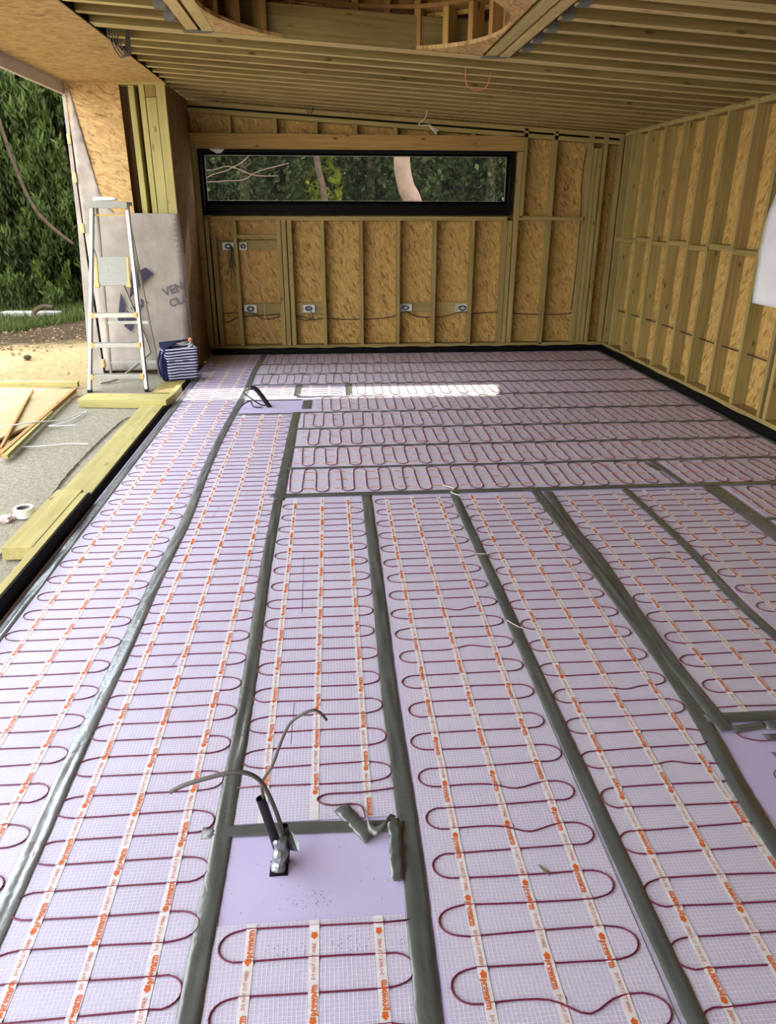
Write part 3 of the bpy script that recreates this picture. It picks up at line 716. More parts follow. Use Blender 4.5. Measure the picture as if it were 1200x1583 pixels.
# ---------------- tape
def strip(label, pts, w, mat='duct', z=0.0074, jag=0.002, grp='tape seams', name='duct_tape', ruck=0.0025, seed=None):
    P = smooth_path([(p[0], p[1], 0) for p in pts], 12 if len(pts) > 2 else 30); rr = random.Random(seed or len(label)*7+int(w*1000)); ns = rr.uniform(0, 50)
    # resample
    Q = [P[0]]
    for p in P[1:]:
        while (p-Q[-1]).length > 0.03: Q.append(Q[-1]+(p-Q[-1]).normalized()*0.03)
    Q.append(P[-1]) if (P[-1]-Q[-1]).length > 0.004 else None
    c = sum(Q, Vector())/len(Q); c.z = 0; v = []; f = []; prof = [-1, -0.9, -0.45, -0.1, 0.25, 0.6, 0.92, 1]; m_ = len(prof)
    for i, p in enumerate(Q):
        t_ = (Q[min(i+1, len(Q)-1)]-Q[max(i-1, 0)]).normalized(); s_ = Vector((t_.y, -t_.x, 0))
        jl = jag*noise.noise((i*0.9, ns, 0)); jr = jag*noise.noise((i*0.9, ns+9, 0))
        for u in prof:
            q = p+s_*(u*w/2+(jr if u > 0 else jl)); e = 1-abs(u)**6
            q.z = 0.0032+(z-0.0032)*e+ruck*e*noise.noise((q.x*9+ns, q.y*4, u*2.2))*1.5
            v.append(tuple(q-c))
    for i in range(len(Q)-1):
        for j in range(m_-1): f.append((i*m_+j, i*m_+j+1, (i+1)*m_+j+1, (i+1)*m_+j))
    o = link(name, mesh_from(name, v, f, smooth=True), mat, None, Matrix.Translation(c))
    sm_ = o.modifiers.new('s', 'SOLIDIFY'); sm_.thickness = 0.0006; sm_.offset = -1
    return tag(o, label, 'tape', grp)
strip('silver tape strip along the foot of the timber kerb at the open left side', [(-1.428, 0.5), (-1.424, 3.0), (-1.428, 5.0), (-1.430, 7.9)], 0.055, 'silver', ruck=0.004)
strip('long silvery tape seam between the first and second long mats from the left', [(-0.868, 0.5), (-0.87, 1.44), (-0.874, 2.0), (-0.872, 2.63), (-0.874, 3.2), (-0.863, 3.93), (-0.885, 4.7), (-0.888, 5.5), (-0.87, 6.4), (-0.853, 7.2), (-0.86, 8.0), (-0.83, 8.98)], 0.060, 'silver', ruck=0.004)
strip('wrinkled tape seam between the second and third long mats from the left', [(-0.352, 0.5), (-0.357, 1.06), (-0.352, 1.6), (-0.348, 2.3), (-0.36, 3.2), (-0.357, 4.22)], 0.056, 'duct', ruck=0.004)
strip('tape seam running up the left ends of the near crosswise mats', [(-0.352, 4.15), (-0.348, 4.6), (-0.34, 5.2), (-0.335, 5.8), (-0.325, 6.24)], 0.07)
strip('tape seam between the third and fourth long mats from the left', [(0.176, 0.5), (0.172, 1.02), (0.180, 1.5), (0.175, 2.25), (0.186, 3.2), (0.188, 4.2)], 0.062, ruck=0.004)
strip('tape seam between the fourth and fifth long mats from the left', [(0.762, 0.5), (0.757, 0.98), (0.749, 1.88), (0.745, 3.0), (0.736, 4.2)], 0.052)
strip('left strip of the doubled tape seam between the fifth and sixth long mats', [(1.21, 0.5), (1.205, 1.46), (1.262, 2.1), (1.275, 3.0), (1.262, 4.2)], 0.062, ruck=0.004)
strip('right strip of the doubled tape seam, ending at the bare patch by the right edge', [(1.315, 1.90), (1.305, 2.5), (1.33, 3.2), (1.318, 3.6), (1.338, 4.18)], 0.056, z=0.0085, ruck=0.004)
strip('tape seam between the sixth and rightmost long mats', [(1.83, 1.97), (1.818, 2.46), (1.81, 2.8), (1.845, 3.35), (1.84, 4.19)], 0.052)
strip('wide tape seam right of the rightmost long mat', [(2.40, 2.0), (2.415, 3.45), (2.41, 4.2)], 0.12)
strip('slanted tape between the two pieces of the nearest crosswise row', [(2.245, 4.73), (2.265, 4.27)], 0.045)
strip('short grey tape tab on the nearest crosswise mat beside the slanted tape', [(2.19, 4.68), (2.21, 4.53)], 0.04, grp='short tape tabs')
seam = ['tape seam across the floor at the far ends of the long mats', 'crosswise tape seam behind the nearest crosswise mat', 'crosswise tape seam between the second and third crosswise mats',
        'crosswise tape seam between the third and fourth crosswise mats', 'crosswise tape seam between the fourth and fifth crosswise mats', 'crosswise tape seam between the fifth and sixth crosswise mats',
        'crosswise tape seam between the sixth and seventh crosswise mats', 'third crosswise tape seam from the back wall', 'second crosswise tape seam from the back wall']
sx0 = [-0.41, -0.33, -0.33, -0.33, -0.33, -0.35, -0.80, -0.82, -0.82]
for i in range(9):
    strip(seam[i], [(sx0[i], rowsY[i]-0.012), (1.0, rowsY[i]-0.008), (2.2, rowsY[i]), (3.38, rowsY[i]+0.004)], 0.062 if i == 0 else 0.040, seed=40+i, ruck=0.003)
strip('tape seam between the two cut-off crosswise mats at the right edge', [(2.46, 3.67), (3.37, 3.67)], 0.04)
strip('silvery tape along the black strip at the foot of the right wall', [(3.362, 1.0), (3.357, 5.0), (3.362, 9.0)], 0.052, 'silver', ruck=0.004)
strip('grey tape edging the right-hand bare patch along the near end of the sixth mat', [(1.27, 1.972), (1.6, 1.972), (2.45, 1.975)], 0.052)
# near bare patch
strip('tape along the far edge of the near bare patch', [(-0.41, 1.590), (-0.1, 1.588), (0.17, 1.575)], 0.043, grp='tape round the near bare patch')
strip('diagonal tape scrap holding the cable end at the far edge of the near bare patch', [(-0.012, 1.655), (0.075, 1.528)], 0.048, z=0.011, grp='tape round the near bare patch')
def curl():
    P = [(0.062, 1.575, 0.012), (0.066, 1.552, 0.010), (0.085, 1.535, 0.012), (0.108, 1.548, 0.020), (0.126, 1.572, 0.026), (0.142, 1.575, 0.018)]
    v = []; f = []; S_ = smooth_path(P, 5)
    for i, p in enumerate(S_): v += [tuple(p), tuple(p+Vector((0.004, 0.030-0.02*i/len(S_), 0.012)))]
    for i in range(len(S_)-1): f.append((2*i, 2*i+1, 2*i+3, 2*i+2))
    S2 = smooth_path([(0.138, 1.585, 0.020), (0.140, 1.53, 0.012), (0.136, 1.46, 0.016), (0.134, 1.385, 0.009)], 6); b0 = len(v)
    for i, p in enumerate(S2):
        for u in (-0.018, -0.006, 0.006, 0.018): v.append((p.x+u, p.y, p.z+0.003*math.sin(i*1.3+u*120)))
    for i in range(len(S2)-1):
        for j in range(3): a = b0+i*4+j; f.append((a, a+1, a+5, a+4))
    o = link('duct_tape', mesh_from('c', v, f, smooth=True), 'duct'); m_ = o.modifiers.new('s', 'SOLIDIFY'); m_.thickness = 0.0006
    tag(o, 'loose curled tape end hanging over the right edge of the near bare patch', 'tape', 'tape round the near bare patch')
curl()
# far bare patch
strip('thin tape along the near edge of the far bare patch', [(-0.84, 6.215), (-0.30, 6.205)], 0.028, grp='tape round the far bare patch')
strip('thin tape along the far edge of the far bare patch', [(-0.82, 6.70), (-0.30, 6.70)], 0.025, grp='tape round the far bare patch')
strip('broad grey tape tab at the right end of the far bare patch', [(-0.25, 6.36), (-0.24, 6.66)], 0.085, grp='short tape tabs')
strip('left one of two short grey tape tabs beyond the far bare patch', [(-0.35, 6.86), (-0.345, 7.33)], 0.065, grp='short tape tabs')
strip('right one of two short grey tape tabs beyond the far bare patch', [(0.15, 6.84), (0.155, 7.36)], 0.065, grp='short tape tabs')
# bare patch at right edge
for i, (a, c, w_) in enumerate([((1.33, 1.908), (1.46, 1.925), 0.035), ((1.42, 1.86), (1.54, 1.862), 0.032), ((1.40, 1.768), (1.52, 1.772), 0.045), ((1.46, 1.925), (1.56, 1.90), 0.045), ((1.42, 1.692), (1.52, 1.70), 0.045)]):
    strip(['topmost tape scrap on the bare patch at the right edge, beside the doubled seam', 'second tape scrap down on the bare patch at the right edge', 'third tape scrap down, widest one on the right-hand bare patch', 'crumpled tape scrap in the far corner of the right-hand bare patch', 'nearest tape scrap on the right-hand bare patch, holding a cable loop'][i], [a, c], w_, z=0.010, grp='tape scraps on the right-hand bare patch')
def loose(name, label, pts, r, mat, cat='cable', grp=None, n=8):
    c = Vector(pts[0]); o = None; b = MB(); b.tube([p-c for p in smooth_path(pts, 8)], r, n); o = b.build(name, mat, None, True, Matrix.Translation(c)); return tag(o, label, cat, grp)
loose('cable_loop', 'red cable loop between the tape scraps on the right-hand bare patch', [(1.46, 1.93, .005), (1.39, 1.925, .005), (1.345, 1.90, .005), (1.345, 1.87, .005), (1.40, 1.845, .005), (1.45, 1.85, .005)], 0.002, 'cable_red')
loose('cable_loop', 'nearest red cable loop on the right-hand bare patch', [(1.46, 1.71, .005), (1.39, 1.715, .005), (1.355, 1.69, .005), (1.365, 1.655, .005), (1.42, 1.635, .005), (1.52, 1.63, .005)], 0.002, 'cable_red')
loose('cable_tail', 'red cable tail bending under the tape behind the near bare patch', [(0.155, 1.722, .005), (0.05, 1.712, .005), (-0.05, 1.712, .005), (-0.083, 1.692, .005), (-0.05, 1.668, .005), (0.02, 1.667, .005), (0.048, 1.655, .006), (0.056, 1.625, .010), (0.058, 1.605, .010)], 0.0023, 'cable_red')
loose('sensor_wire', 'thin white wire crossing the tape seam where the long and crosswise mats meet', [(0.70, 4.32, .009), (0.745, 4.25, .014), (0.72, 4.20, .012), (0.77, 4.14, .009)], 0.003, 'cable_white')
loose('sensor_wire', 'thin wire tail lying across the tape between the fourth and fifth mats, far piece', [(0.70, 3.33, .006), (0.75, 3.31, .0125), (0.80, 3.32, .006)], 0.0018, 'cable_white')
loose('sensor_wire', 'thin wire tail lying across the tape between the fourth and fifth mats, near piece', [(0.72, 2.66, .012), (0.76, 2.60, .0125), (0.80, 2.585, .006)], 0.0018, 'cable_white')

# ---------------- near cable bundle
def bundle():
    r = empty('cable_conduit', (-0.182, 1.455, 0))
    tag(r, 'black conduit stub taped up where it rises from the hole in the near bare patch', 'conduit')
    I = Matrix.Identity(4)
    b = MB(); P = smooth_path([(-0.182, 1.475, -0.01), (-0.186, 1.482, 0.045), (-0.204, 1.49, 0.13), (-0.222, 1.495, 0.212)], 6); b.tube(P, 0.0125, 14, caps=False); b.tube(P, 0.0095, 14, caps=False); b.build('conduit_tube', 'black_plastic', r, True)
    b = MB(); b.tube(smooth_path([(-0.168, 1.475, 0.0), (-0.164, 1.50, 0.05), (-0.168, 1.51, 0.095)], 5), 0.012, 12, caps=False); b.build('conduit_sleeve', 'black_plastic', r, True)
    b = MB(); P = smooth_path([(-0.186, 1.452, 0.001), (-0.180, 1.462, 0.025), (-0.178, 1.478, 0.055), (-0.180, 1.488, 0.078)], 6); b.tube(P, [0.020+0.002*math.sin(i*0.9) for i in range(len(P))], 14)
    b.v = [(x+0.005*noise.noise((x*60, y*60, z*40)), y+0.005*noise.noise((x*60, y*60, z*40+9)), z) for x, y, z in b.v]; b.build('tape_wrap', 'silver', r)
    b = MB(); b.box(-0.207, -0.158, 1.430, 1.480, 0.0003, 0.0018); b.build('floor_hole', 'black_plastic', r)
    b = MB(); b.add([(-0.165, 1.49, 0.03), (-0.13, 1.475, 0.035), (-0.125, 1.49, 0.055), (-0.15, 1.51, 0.075), (-0.165, 1.50, 0.07)], [(0, 1, 2, 3, 4)]); b.build('tape_flap', 'silver', r)
bundle()
loose('grey_cable', 'thick grey cable arching left from the conduit over the tape seam', [(-0.166, 1.495, 0.05), (-0.172, 1.50, 0.092), (-0.190, 1.50, 0.18), (-0.214, 1.50, 0.255), (-0.245, 1.50, 0.290), (-0.288, 1.50, 0.299), (-0.356, 1.50, 0.284), (-0.416, 1.50, 0.265), (-0.454, 1.50, 0.245)], 0.0060, 'cable_grey')
loose('grey_cable', 'thin grey cable rising from the conduit and hooking over to the right', [(-0.210, 1.492, 0.19), (-0.216, 1.50, 0.255), (-0.187, 1.50, 0.311), (-0.168, 1.50, 0.363), (-0.145, 1.50, 0.424), (-0.122, 1.50, 0.459), (-0.077, 1.50, 0.484), (-0.056, 1.50, 0.475), (-0.040, 1.50, 0.452)], 0.0040, 'cable_grey')
# far cable bundle
r = empty('cable_conduit', (-0.573, 6.46, 0)); tag(r, 'black conduit leaning out of the far bare lilac patch', 'conduit')
b = MB(); b.tube(smooth_path([(-0.573, 6.46, -0.01), (-0.642, 6.46, 0.10), (-0.695, 6.46, 0.168), (-0.738, 6.46, 0.180)], 5), 0.021, 12); b.build('conduit_tube', 'black_plastic', r, True)
loose('grey_cable', 'grey cable looping beside the far conduit onto the lilac patch', [(-0.72, 6.46, 0.175), (-0.80, 6.46, 0.14), (-0.74, 6.47, 0.08), (-0.66, 6.50, 0.012), (-0.60, 6.50, 0.008)], 0.006, 'cable_dark')
loose('grey_cable', 'lower grey cable bending from the far conduit down to the tape', [(-0.64, 6.42, 0.007), (-0.72, 6.44, 0.012), (-0.75, 6.48, 0.05), (-0.80, 6.44, 0.04), (-0.84, 6.40, 0.012)], 0.006, 'cable_dark')
# stray marks on the mats
def marks():
    b = MB()
    for x0, y0, x1, y1 in ((-0.175, 3.373, -0.166, 2.802), (-0.172, 2.165, -0.175, 1.95), (-0.60, 2.72, -0.66, 2.42), (-0.70, 4.1, -0.72, 3.9), (-0.166, 2.802, -0.185, 2.802), (-0.175, 3.373, -0.155, 3.373)):
        d = Vector((x1-x0, y1-y0, 0)); s_ = Vector((d.y, -d.x, 0)).normalized()*0.0016
        a, c = Vector((x0, y0, 0.0027)), Vector((x1, y1, 0.0027)); b.add([a-s_, a+s_, c+s_, c-s_], [(0, 1, 2, 3)])
    b.build('pencil_marks', 'pencil', floor)
    # dotted printing on the foam board near the bare patch
    b = MB(); rr = random.Random(3)
    for x in np.arange(-0.20, 0.13, 0.022):
        for yy in np.arange(1.205, 1.245, 0.006):
            if rr.random() < 0.42 and int((x+1)/0.044) % 2: continue
            if rr.random() < 0.45: q = 0.0011; X = x+rr.choice((0, .007)); b.add([(X-q, yy-q, 0.0027), (X+q, yy-q, 0.0027), (X+q, yy+q, 0.0027), (X-q, yy+q, 0.0027)], [(0, 1, 2, 3)])
    for _ in range(60):
        X, yy, q = rr.uniform(-0.33, 0.14), rr.uniform(1.31, 1.54), rr.uniform(0.0006, 0.0014)
        if rr.random() < 0.6: X = rr.gauss(-0.08, .04); yy = rr.gauss(1.35, .02)
        b.add([(X-q, yy-q, 0.0006), (X+q, yy-q, 0.0006), (X+q, yy+q, 0.0006), (X-q, yy+q, 0.0006)], [(0, 1, 2, 3)])
    b.build('board_printing', 'ink', floor)
marks()

bm = bmesh.new(); L_ = [(0, 0), (0.006, 0.012), (0.004, 0.03), (0, 0.045), (-0.005, 0.028), (-0.005, 0.01)]
bm.faces.new([bm.verts.new((x, y, 0.001+0.003*abs(x)/0.006)) for x, y in L_]); me = bpy.data.meshes.new('leaf'); bm.to_mesh(me); bm.free()
o = link('dry_leaf', me, 'dry_leaf', None, Matrix.Translation((0.542, 1.375, 0.003)) @ Matrix.Rotation(0.5, 4, 'Z')); o.modifiers.new('s', 'SOLIDIFY').thickness = 0.0006
tag(o, 'small dry leaf lying on the fourth long heating mat', 'leaf')
# ================================================================== WALL FITTINGS
def socket(label, x0, x1, z0, z1):
    x, z = (x0+x1)/2, (z0+z1)/2; r = empty('socket_box', (x, YB+0.093, z)); tag(r, label, 'socket box', 'wiring back boxes on the back wall'); W, H = (x1-x0)/2, (z1-z0)/2
    b = MB(); I = WORLD[r]
    b.box(-W, W, -0.004, 0.0, -H, H); b.box(-W, -W+0.004, -0.034, 0, -H, H); b.box(W-0.004, W, -0.034, 0, -H, H); b.box(-W, W, -0.034, 0, -H, -H+0.004); b.box(-W, W, -0.034, 0, H-0.004, H)
    b.build('box_body', 'white_plastic', r, Mw=I)
    b = MB(); P = []
    for i in range(26): a = i*0.62; P.append((W*0.55*math.cos(a)*(1-i*0.01), -0.028-0.01*math.sin(i), H*0.55*math.sin(a)))
    b.tube(P, 0.007, 6); b.build('wire_coil', 'cable_dark', r, True, I)
socket('left white box of the upper pair at the left of the back wall', -1.25, -1.115, 1.205, 1.289)
socket('right white box of the upper pair, just right of the stud', -1.055, -0.966, 1.205, 1.289)
socket('leftmost low white socket box, directly below the upper pair', -1.048, -0.90, 0.489, 0.581)
socket('low white socket box just right of the triple stud', -0.351, -0.198, 0.491, 0.576)
socket('low white socket box below the middle of the window', 0.836, 0.989, 0.497, 0.575)
socket('rightmost low socket box, full of coiled dark cable', 1.539, 1.696, 0.476, 0.578)
for i, pts in enumerate([[(-1.15, 9.04, 1.24), (-1.16, 9.03, 1.08), (-1.21, 9.035, 0.93)], [(-1.14, 9.045, 1.24), (-1.15, 9.03, 1.05), (-1.175, 9.03, 0.86)], [(-1.135, 9.04, 1.24), (-1.14, 9.02, 1.08), (-1.125, 9.035, 0.93)], [(-1.128, 9.04, 1.24), (-1.118, 9.02, 1.1), (-1.10, 9.035, 1.00)], [(-1.165, 9.045, 1.24), (-1.175, 9.03, 1.15), (-1.165, 9.035, 1.02)]]):
    loose('hanging_cable', ['longest-reaching left cable tail of the bunch under the upper left socket box', 'cable tail hanging lowest in the bunch under the upper left socket box', 'right-leaning cable tail of the bunch under the upper left socket box', 'rightmost cable tail of the bunch, touching the stud', 'shortest cable tail on the left of the bunch under the socket box'][i], [(p[0], p[1]+0.03, p[2]) for p in pts], 0.0045, 'cable_dark', grp='cable tails hanging from the upper left socket box')
loose('wall_cable', 'dark cable sagging along the back wall through the studs between the low sockets', [(-1.46, 9.13, .475), (-1.10, 9.10, .495), (-.97, 9.05, .50), (-0.8, 9.10, 0.415), (-0.565, 9.12, 0.453), (-0.38, 9.12, 0.444), (-0.20, 9.10, 0.404), (-0.10, 9.12, .42), (0.216, 9.13, 0.40), (0.691, 9.12, 0.42), (0.90, 9.06, .50), (1.05, 9.12, 0.43), (1.33, 9.12, 0.422), (1.60, 9.06, 0.49), (1.75, 9.12, .46), (2.053, 9.13, 0.471), (2.543, 9.12, 0.443), (2.99, 9.12, 0.46), (3.00, 9.12, 0.60)], 0.006, 'cable_dark')
loose('wall_cable', 'second cable crossing low at the left end of the back wall', [(-1.46, 9.12, 0.39), (-1.25, 9.11, 0.385), (-1.10, 9.12, 0.44), (-0.62, 9.12, 0.47)], 0.006, 'cable_dark')
loose('wall_cable', 'cable drooping below the socket box right of the triple stud', [(-0.43, 9.11, 0.44), (-0.33, 9.09, 0.40), (-0.24, 9.07, 0.42), (-0.235, 9.05, 0.50), (-0.28, 9.05, 0.55)], 0.006, 'cable_dark')
loose('wall_cable', 'dark cable climbing beside the triple stud right of the window', [(2.985, 9.10, 0.5), (3.00, 9.10, 1.0), (2.995, 9.10, 1.5), (2.97, 9.11, 2.0), (2.99, 9.12, 2.3)], 0.006, 'cable_dark')
loose('wall_cable', 'thin pale cable hanging from the upper right socket box to the floor', [(-1.0, 9.08, 1.23), (-0.95, 9.09, 0.95), (-0.82, 9.10, 0.8), (-0.80, 9.08, 0.55), (-0.79, 9.06, 0.40), (-0.68, 9.09, 0.12)], 0.003, 'cable_white')
loose('wall_cable', 'cable threaded through the studs low along the right wall', [(3.47, 8.95, .52), (3.47, 8.28, .53), (3.47, 7.5, .536), (3.47, 6.65, .527), (3.47, 5.78, .535), (3.47, 5.2, .53), (3.47, 3.0, .53)], 0.006, 'cable_dark')
# white sheet on the right wall
def poly():
    v = []; f = []; ny, nz_ = 20, 24
    for j in range(nz_+1):
        z = 0.96+j*(1.80-0.96)/nz_
        for i in range(ny+1):
            e = 5.80+0.045*math.sin((z-0.96)*3.3)-max(0, z-1.62)*0.35
            y = e-i*(e-4.6)/ny; v.append((XR-0.012-0.02*max(0, noise.noise((y*3, z*2, 0)))-0.008*noise.noise((y*9, z*8, 4)), y, z))
    n1 = ny+1
    for j in range(nz_):
        for i in range(ny): f.append((j*n1+i, j*n1+i+1, (j+1)*n1+i+1, (j+1)*n1+i))
    o = link('polythene_sheet', mesh_from('p', v, f, smooth=True), 'polythene'); m_ = o.modifiers.new('s', 'SOLIDIFY'); m_.thickness = 0.001
    tag(o, 'white plastic sheet pinned on the studs of the right wall', 'plastic sheet')
poly()
# cables hanging from the ceiling
b = MB()
for k_ in range(4):
    dx = k_*0.018; b.tube(smooth_path([(-1.45+dx, 5.85, 2.78), (-1.43+dx, 5.87, 2.68), (-1.395+dx, 5.89, 2.612+0.008*k_), (-1.36+dx*0.7, 5.89, 2.62), (-1.345+dx*.5, 5.90, 2.70), (-1.335+dx*.3, 5.91, 2.79)], 6), 0.005, 6)
tag(b.build('cable_coil', 'cable_grey', None, True), 'coil of grey cable hanging from the ceiling at the edge of the left soffit', 'cable')
loose('hanging_cable', 'looped cable hanging in front of the top of the back wall above the window', [(-0.22, 8.84, 2.87), (-0.22, 8.83, 2.76), (-0.215, 8.83, 2.66), (-0.175, 8.83, 2.585), (-0.14, 8.83, 2.63), (-0.15, 8.83, 2.76), (-0.18, 8.85, 2.66), (-0.16, 8.83, 2.60), (-0.12, 8.83, 2.66), (-0.115, 8.83, 2.76)], 0.004, 'cable_dark')
loose('hanging_cable', 'tangled pale cable hanging in front of the lintel above the tree trunk view', [(1.06, 8.62, 2.80), (1.06, 8.62, 2.64), (1.055, 8.62, 2.55), (0.98, 8.62, 2.48), (1.09, 8.62, 2.47), (1.17, 8.62, 2.40), (1.10, 8.62, 2.46), (1.19, 8.62, 2.42), (1.08, 8.63, 2.49)], 0.005, 'cable_white')
loose('hanging_cable', 'pink cable hanging in a shallow loop from the ceiling joists', [(1.05, 6.15, 2.80), (1.05, 6.2, 2.62), (1.052, 6.2, 2.56), (1.075, 6.2, 2.505), (1.141, 6.2, 2.483), (1.214, 6.2, 2.505), (1.245, 6.2, 2.60)], 0.0035, 'cable_pink')
loose('hanging_cable', 'short grey cable bundle poking down from the right of the ceiling', [(3.06, 7.0, 2.684), (3.06, 7.0, 2.60), (3.03, 7.0, 2.54), (2.985, 7.0, 2.50), (3.0, 7.0, 2.51), (3.05, 7.0, 2.56)], 0.010, 'cable_grey')

# ================================================================== OUTSIDE THINGS
def board(label, p0, p1, w, t, mat='pale', name='timber_board', grp='boards on the kerb'):
    return tag(bar(name, p0, p1, w, t, mat, None, (0, 0, 1), 0.004), label, 'timber', grp)
board('narrow timber on edge along the kerb nearest the camera', (-1.511, -2.5, 0.040), (-1.511, 4.18, 0.040), 0.074, 0.043)
board('short wide board lying beside the narrow kerb timber, next to the white tape roll', (-1.612, 3.42, 0.043), (-1.612, 4.24, 0.043), 0.070, 0.155)
board('long wide board along the middle of the kerb', (-1.600, 4.26, 0.019), (-1.612, 6.55, 0.019), 0.034, 0.195)
board('thick plank lying crosswise in front of the stepladder', (-2.27, 6.66, 0.041), (-1.475, 6.57, 0.041), 0.078, 0.24)
board('short pale batten on the kerb behind the crosswise plank', (-1.49, 6.72, 0.04), (-1.49, 7.08, 0.04), 0.070, 0.045)
board('dark olive board under the striped bag', (-1.62, 6.95, 0.018), (-1.60, 7.92, 0.018), 0.034, 0.22, 'stud')
# stepladder
def ladder():
    base = (-2.09, 7.2, 0.0); r = empty('stepladder', base); tag(r, 'aluminium stepladder standing in front of the grey membrane wrapped wall', 'stepladder')
    zt = 1.69
    fy = lambda z: 7.15+0.30*z/zt; cxm = lambda z: -2.092+0.075*z/zt; hw = lambda z: 0.272-0.115*z/zt
    for s_ in (-1, 1):
        p0 = (cxm(0)+s_*hw(0), fy(0), 0.01); p1 = (cxm(zt)+s_*hw(zt), fy(zt), zt)
        o = bar('front_stile', p0, p1, 0.060, 0.028, 'alu', r, (0, 1, 0), 0.002)
        foot = MB(); foot.box(-0.016, 0.016, -0.034, 0.034, 0, 0.03); foot.build('rubber_foot', 'black_plastic', o, Mw=Matrix.Translation((p0[0], p0[1], 0.0)), bevel=0.003)
        p0 = (cxm(0)+0.01+s_*(hw(0)-0.02), 7.80, 0.01); p1 = (cxm(zt)+s_*(hw(zt)-0.022), 7.50, zt-0.03)
        bar('rear_leg', p0, p1, 0.028, 0.020, 'alu_dull', r, (0, 1, 0), 0.002)
    for z in (0.155, 0.447, 0.72):
        b = MB(); W = hw(z)-0.012; b.box(-W, W, -0.04, 0.045, -0.012, 0.012); b.box(-W, W, -0.045, -0.038, -0.026, 0.014)
        o = b.build('tread', 'alu', r, Mw=Matrix.Translation((cxm(z), fy(z), z)), bevel=0.002)
        for s_ in (-1, 1):
            c_ = MB(); c_.box(-0.02, 0.012, -0.050, 0.0, -0.028, 0.018) if s_ > 0 else c_.box(-0.012, 0.02, -0.050, 0.0, -0.028, 0.018)
            c_.build('tread_cap', 'yellow_cap', o, Mw=Matrix.Translation((cxm(z)+s_*(W-0.006), fy(z)+0.001, z)), bevel=0.002)
    for z in (0.17, 0.585):
        W = hw(z)-0.02; bar('rear_rung', (cxm(z)-W, 7.80-0.3*z/zt, z), (cxm(z)+W, 7.80-0.3*z/zt, z), 0.03, 0.02, 'alu', r, (0, 0, 1), 0.002)
    b = MB(); b.box(-0.135, 0.135, -0.006, 0.006, -0.13, 0.13); pf = b.build('platform', 'tray', r, Mw=Matrix.Translation((cxm(1.1), fy(1.1)-0.01, 1.105)) @ Matrix.Rotation(math.radians(-14), 4, 'X'), bevel=0.003)
    for s_ in (-1, 1):
        b = MB(); b.box(-0.010, 0.010, -0.014, 0.012, -0.125, 0.125); b.box(-0.022, 0.016, -0.018, 0.016, -0.145, -0.105)
        b.build('platform_bracket', 'yellow_cap', pf, Mw=Matrix.Translation((cxm(1.1)+s_*0.145, fy(1.1)-0.008, 1.105)) @ Matrix.Rotation(math.radians(-14), 4, 'X'), bevel=0.002)
    b = MB(); b.box(-0.178, 0.178, -0.085, 0.10, -0.012, 0.0); b.box(-0.178, 0.178, -0.092, -0.080, -0.05, 0.006); b.box(-0.178, 0.178, 0.09, 0.10, -0.03, 0.006)
    b.build('top_tray', 'tray', r, Mw=Matrix.Translation((cxm(zt), fy(zt), zt+0.015)), bevel=0.003)
    b = MB(); b.box(-0.15, 0.15, -0.03, 0.03, -0.008, 0.008); b.build('top_brace', 'yellow_cap', r, Mw=Matrix.Translation((cxm(zt), fy(zt)+0.02, 1.595)), bevel=0.002)
    for s_ in (-1, 1): bar('hinge_arm', (cxm(1.3)+s_*(hw(1.3)-.02), fy(1.3), 1.30), (cxm(1.0)+s_*(hw(1.0)-0.03), 7.62, 1.05), 0.014, 0.004, 'alu_dull', r, (0, 1, 0), 0)
    return r
ladder()
b = MB(); b.lathe([(0, -0.115), (0.014, -0.115), (0.018, -0.10), (0.018, 0.05), (0.012, 0.07), (0.006, 0.10), (0, 0.10)], n=12)
o = b.build('sealant_tube', 'white_plastic', None, True, Matrix.Translation((-2.04, 7.44, 1.732)) @ Matrix.Rotation(math.radians(90), 4, 'Y')); tag(o, 'white sealant tube lying on top of the stepladder', 'sealant tube')
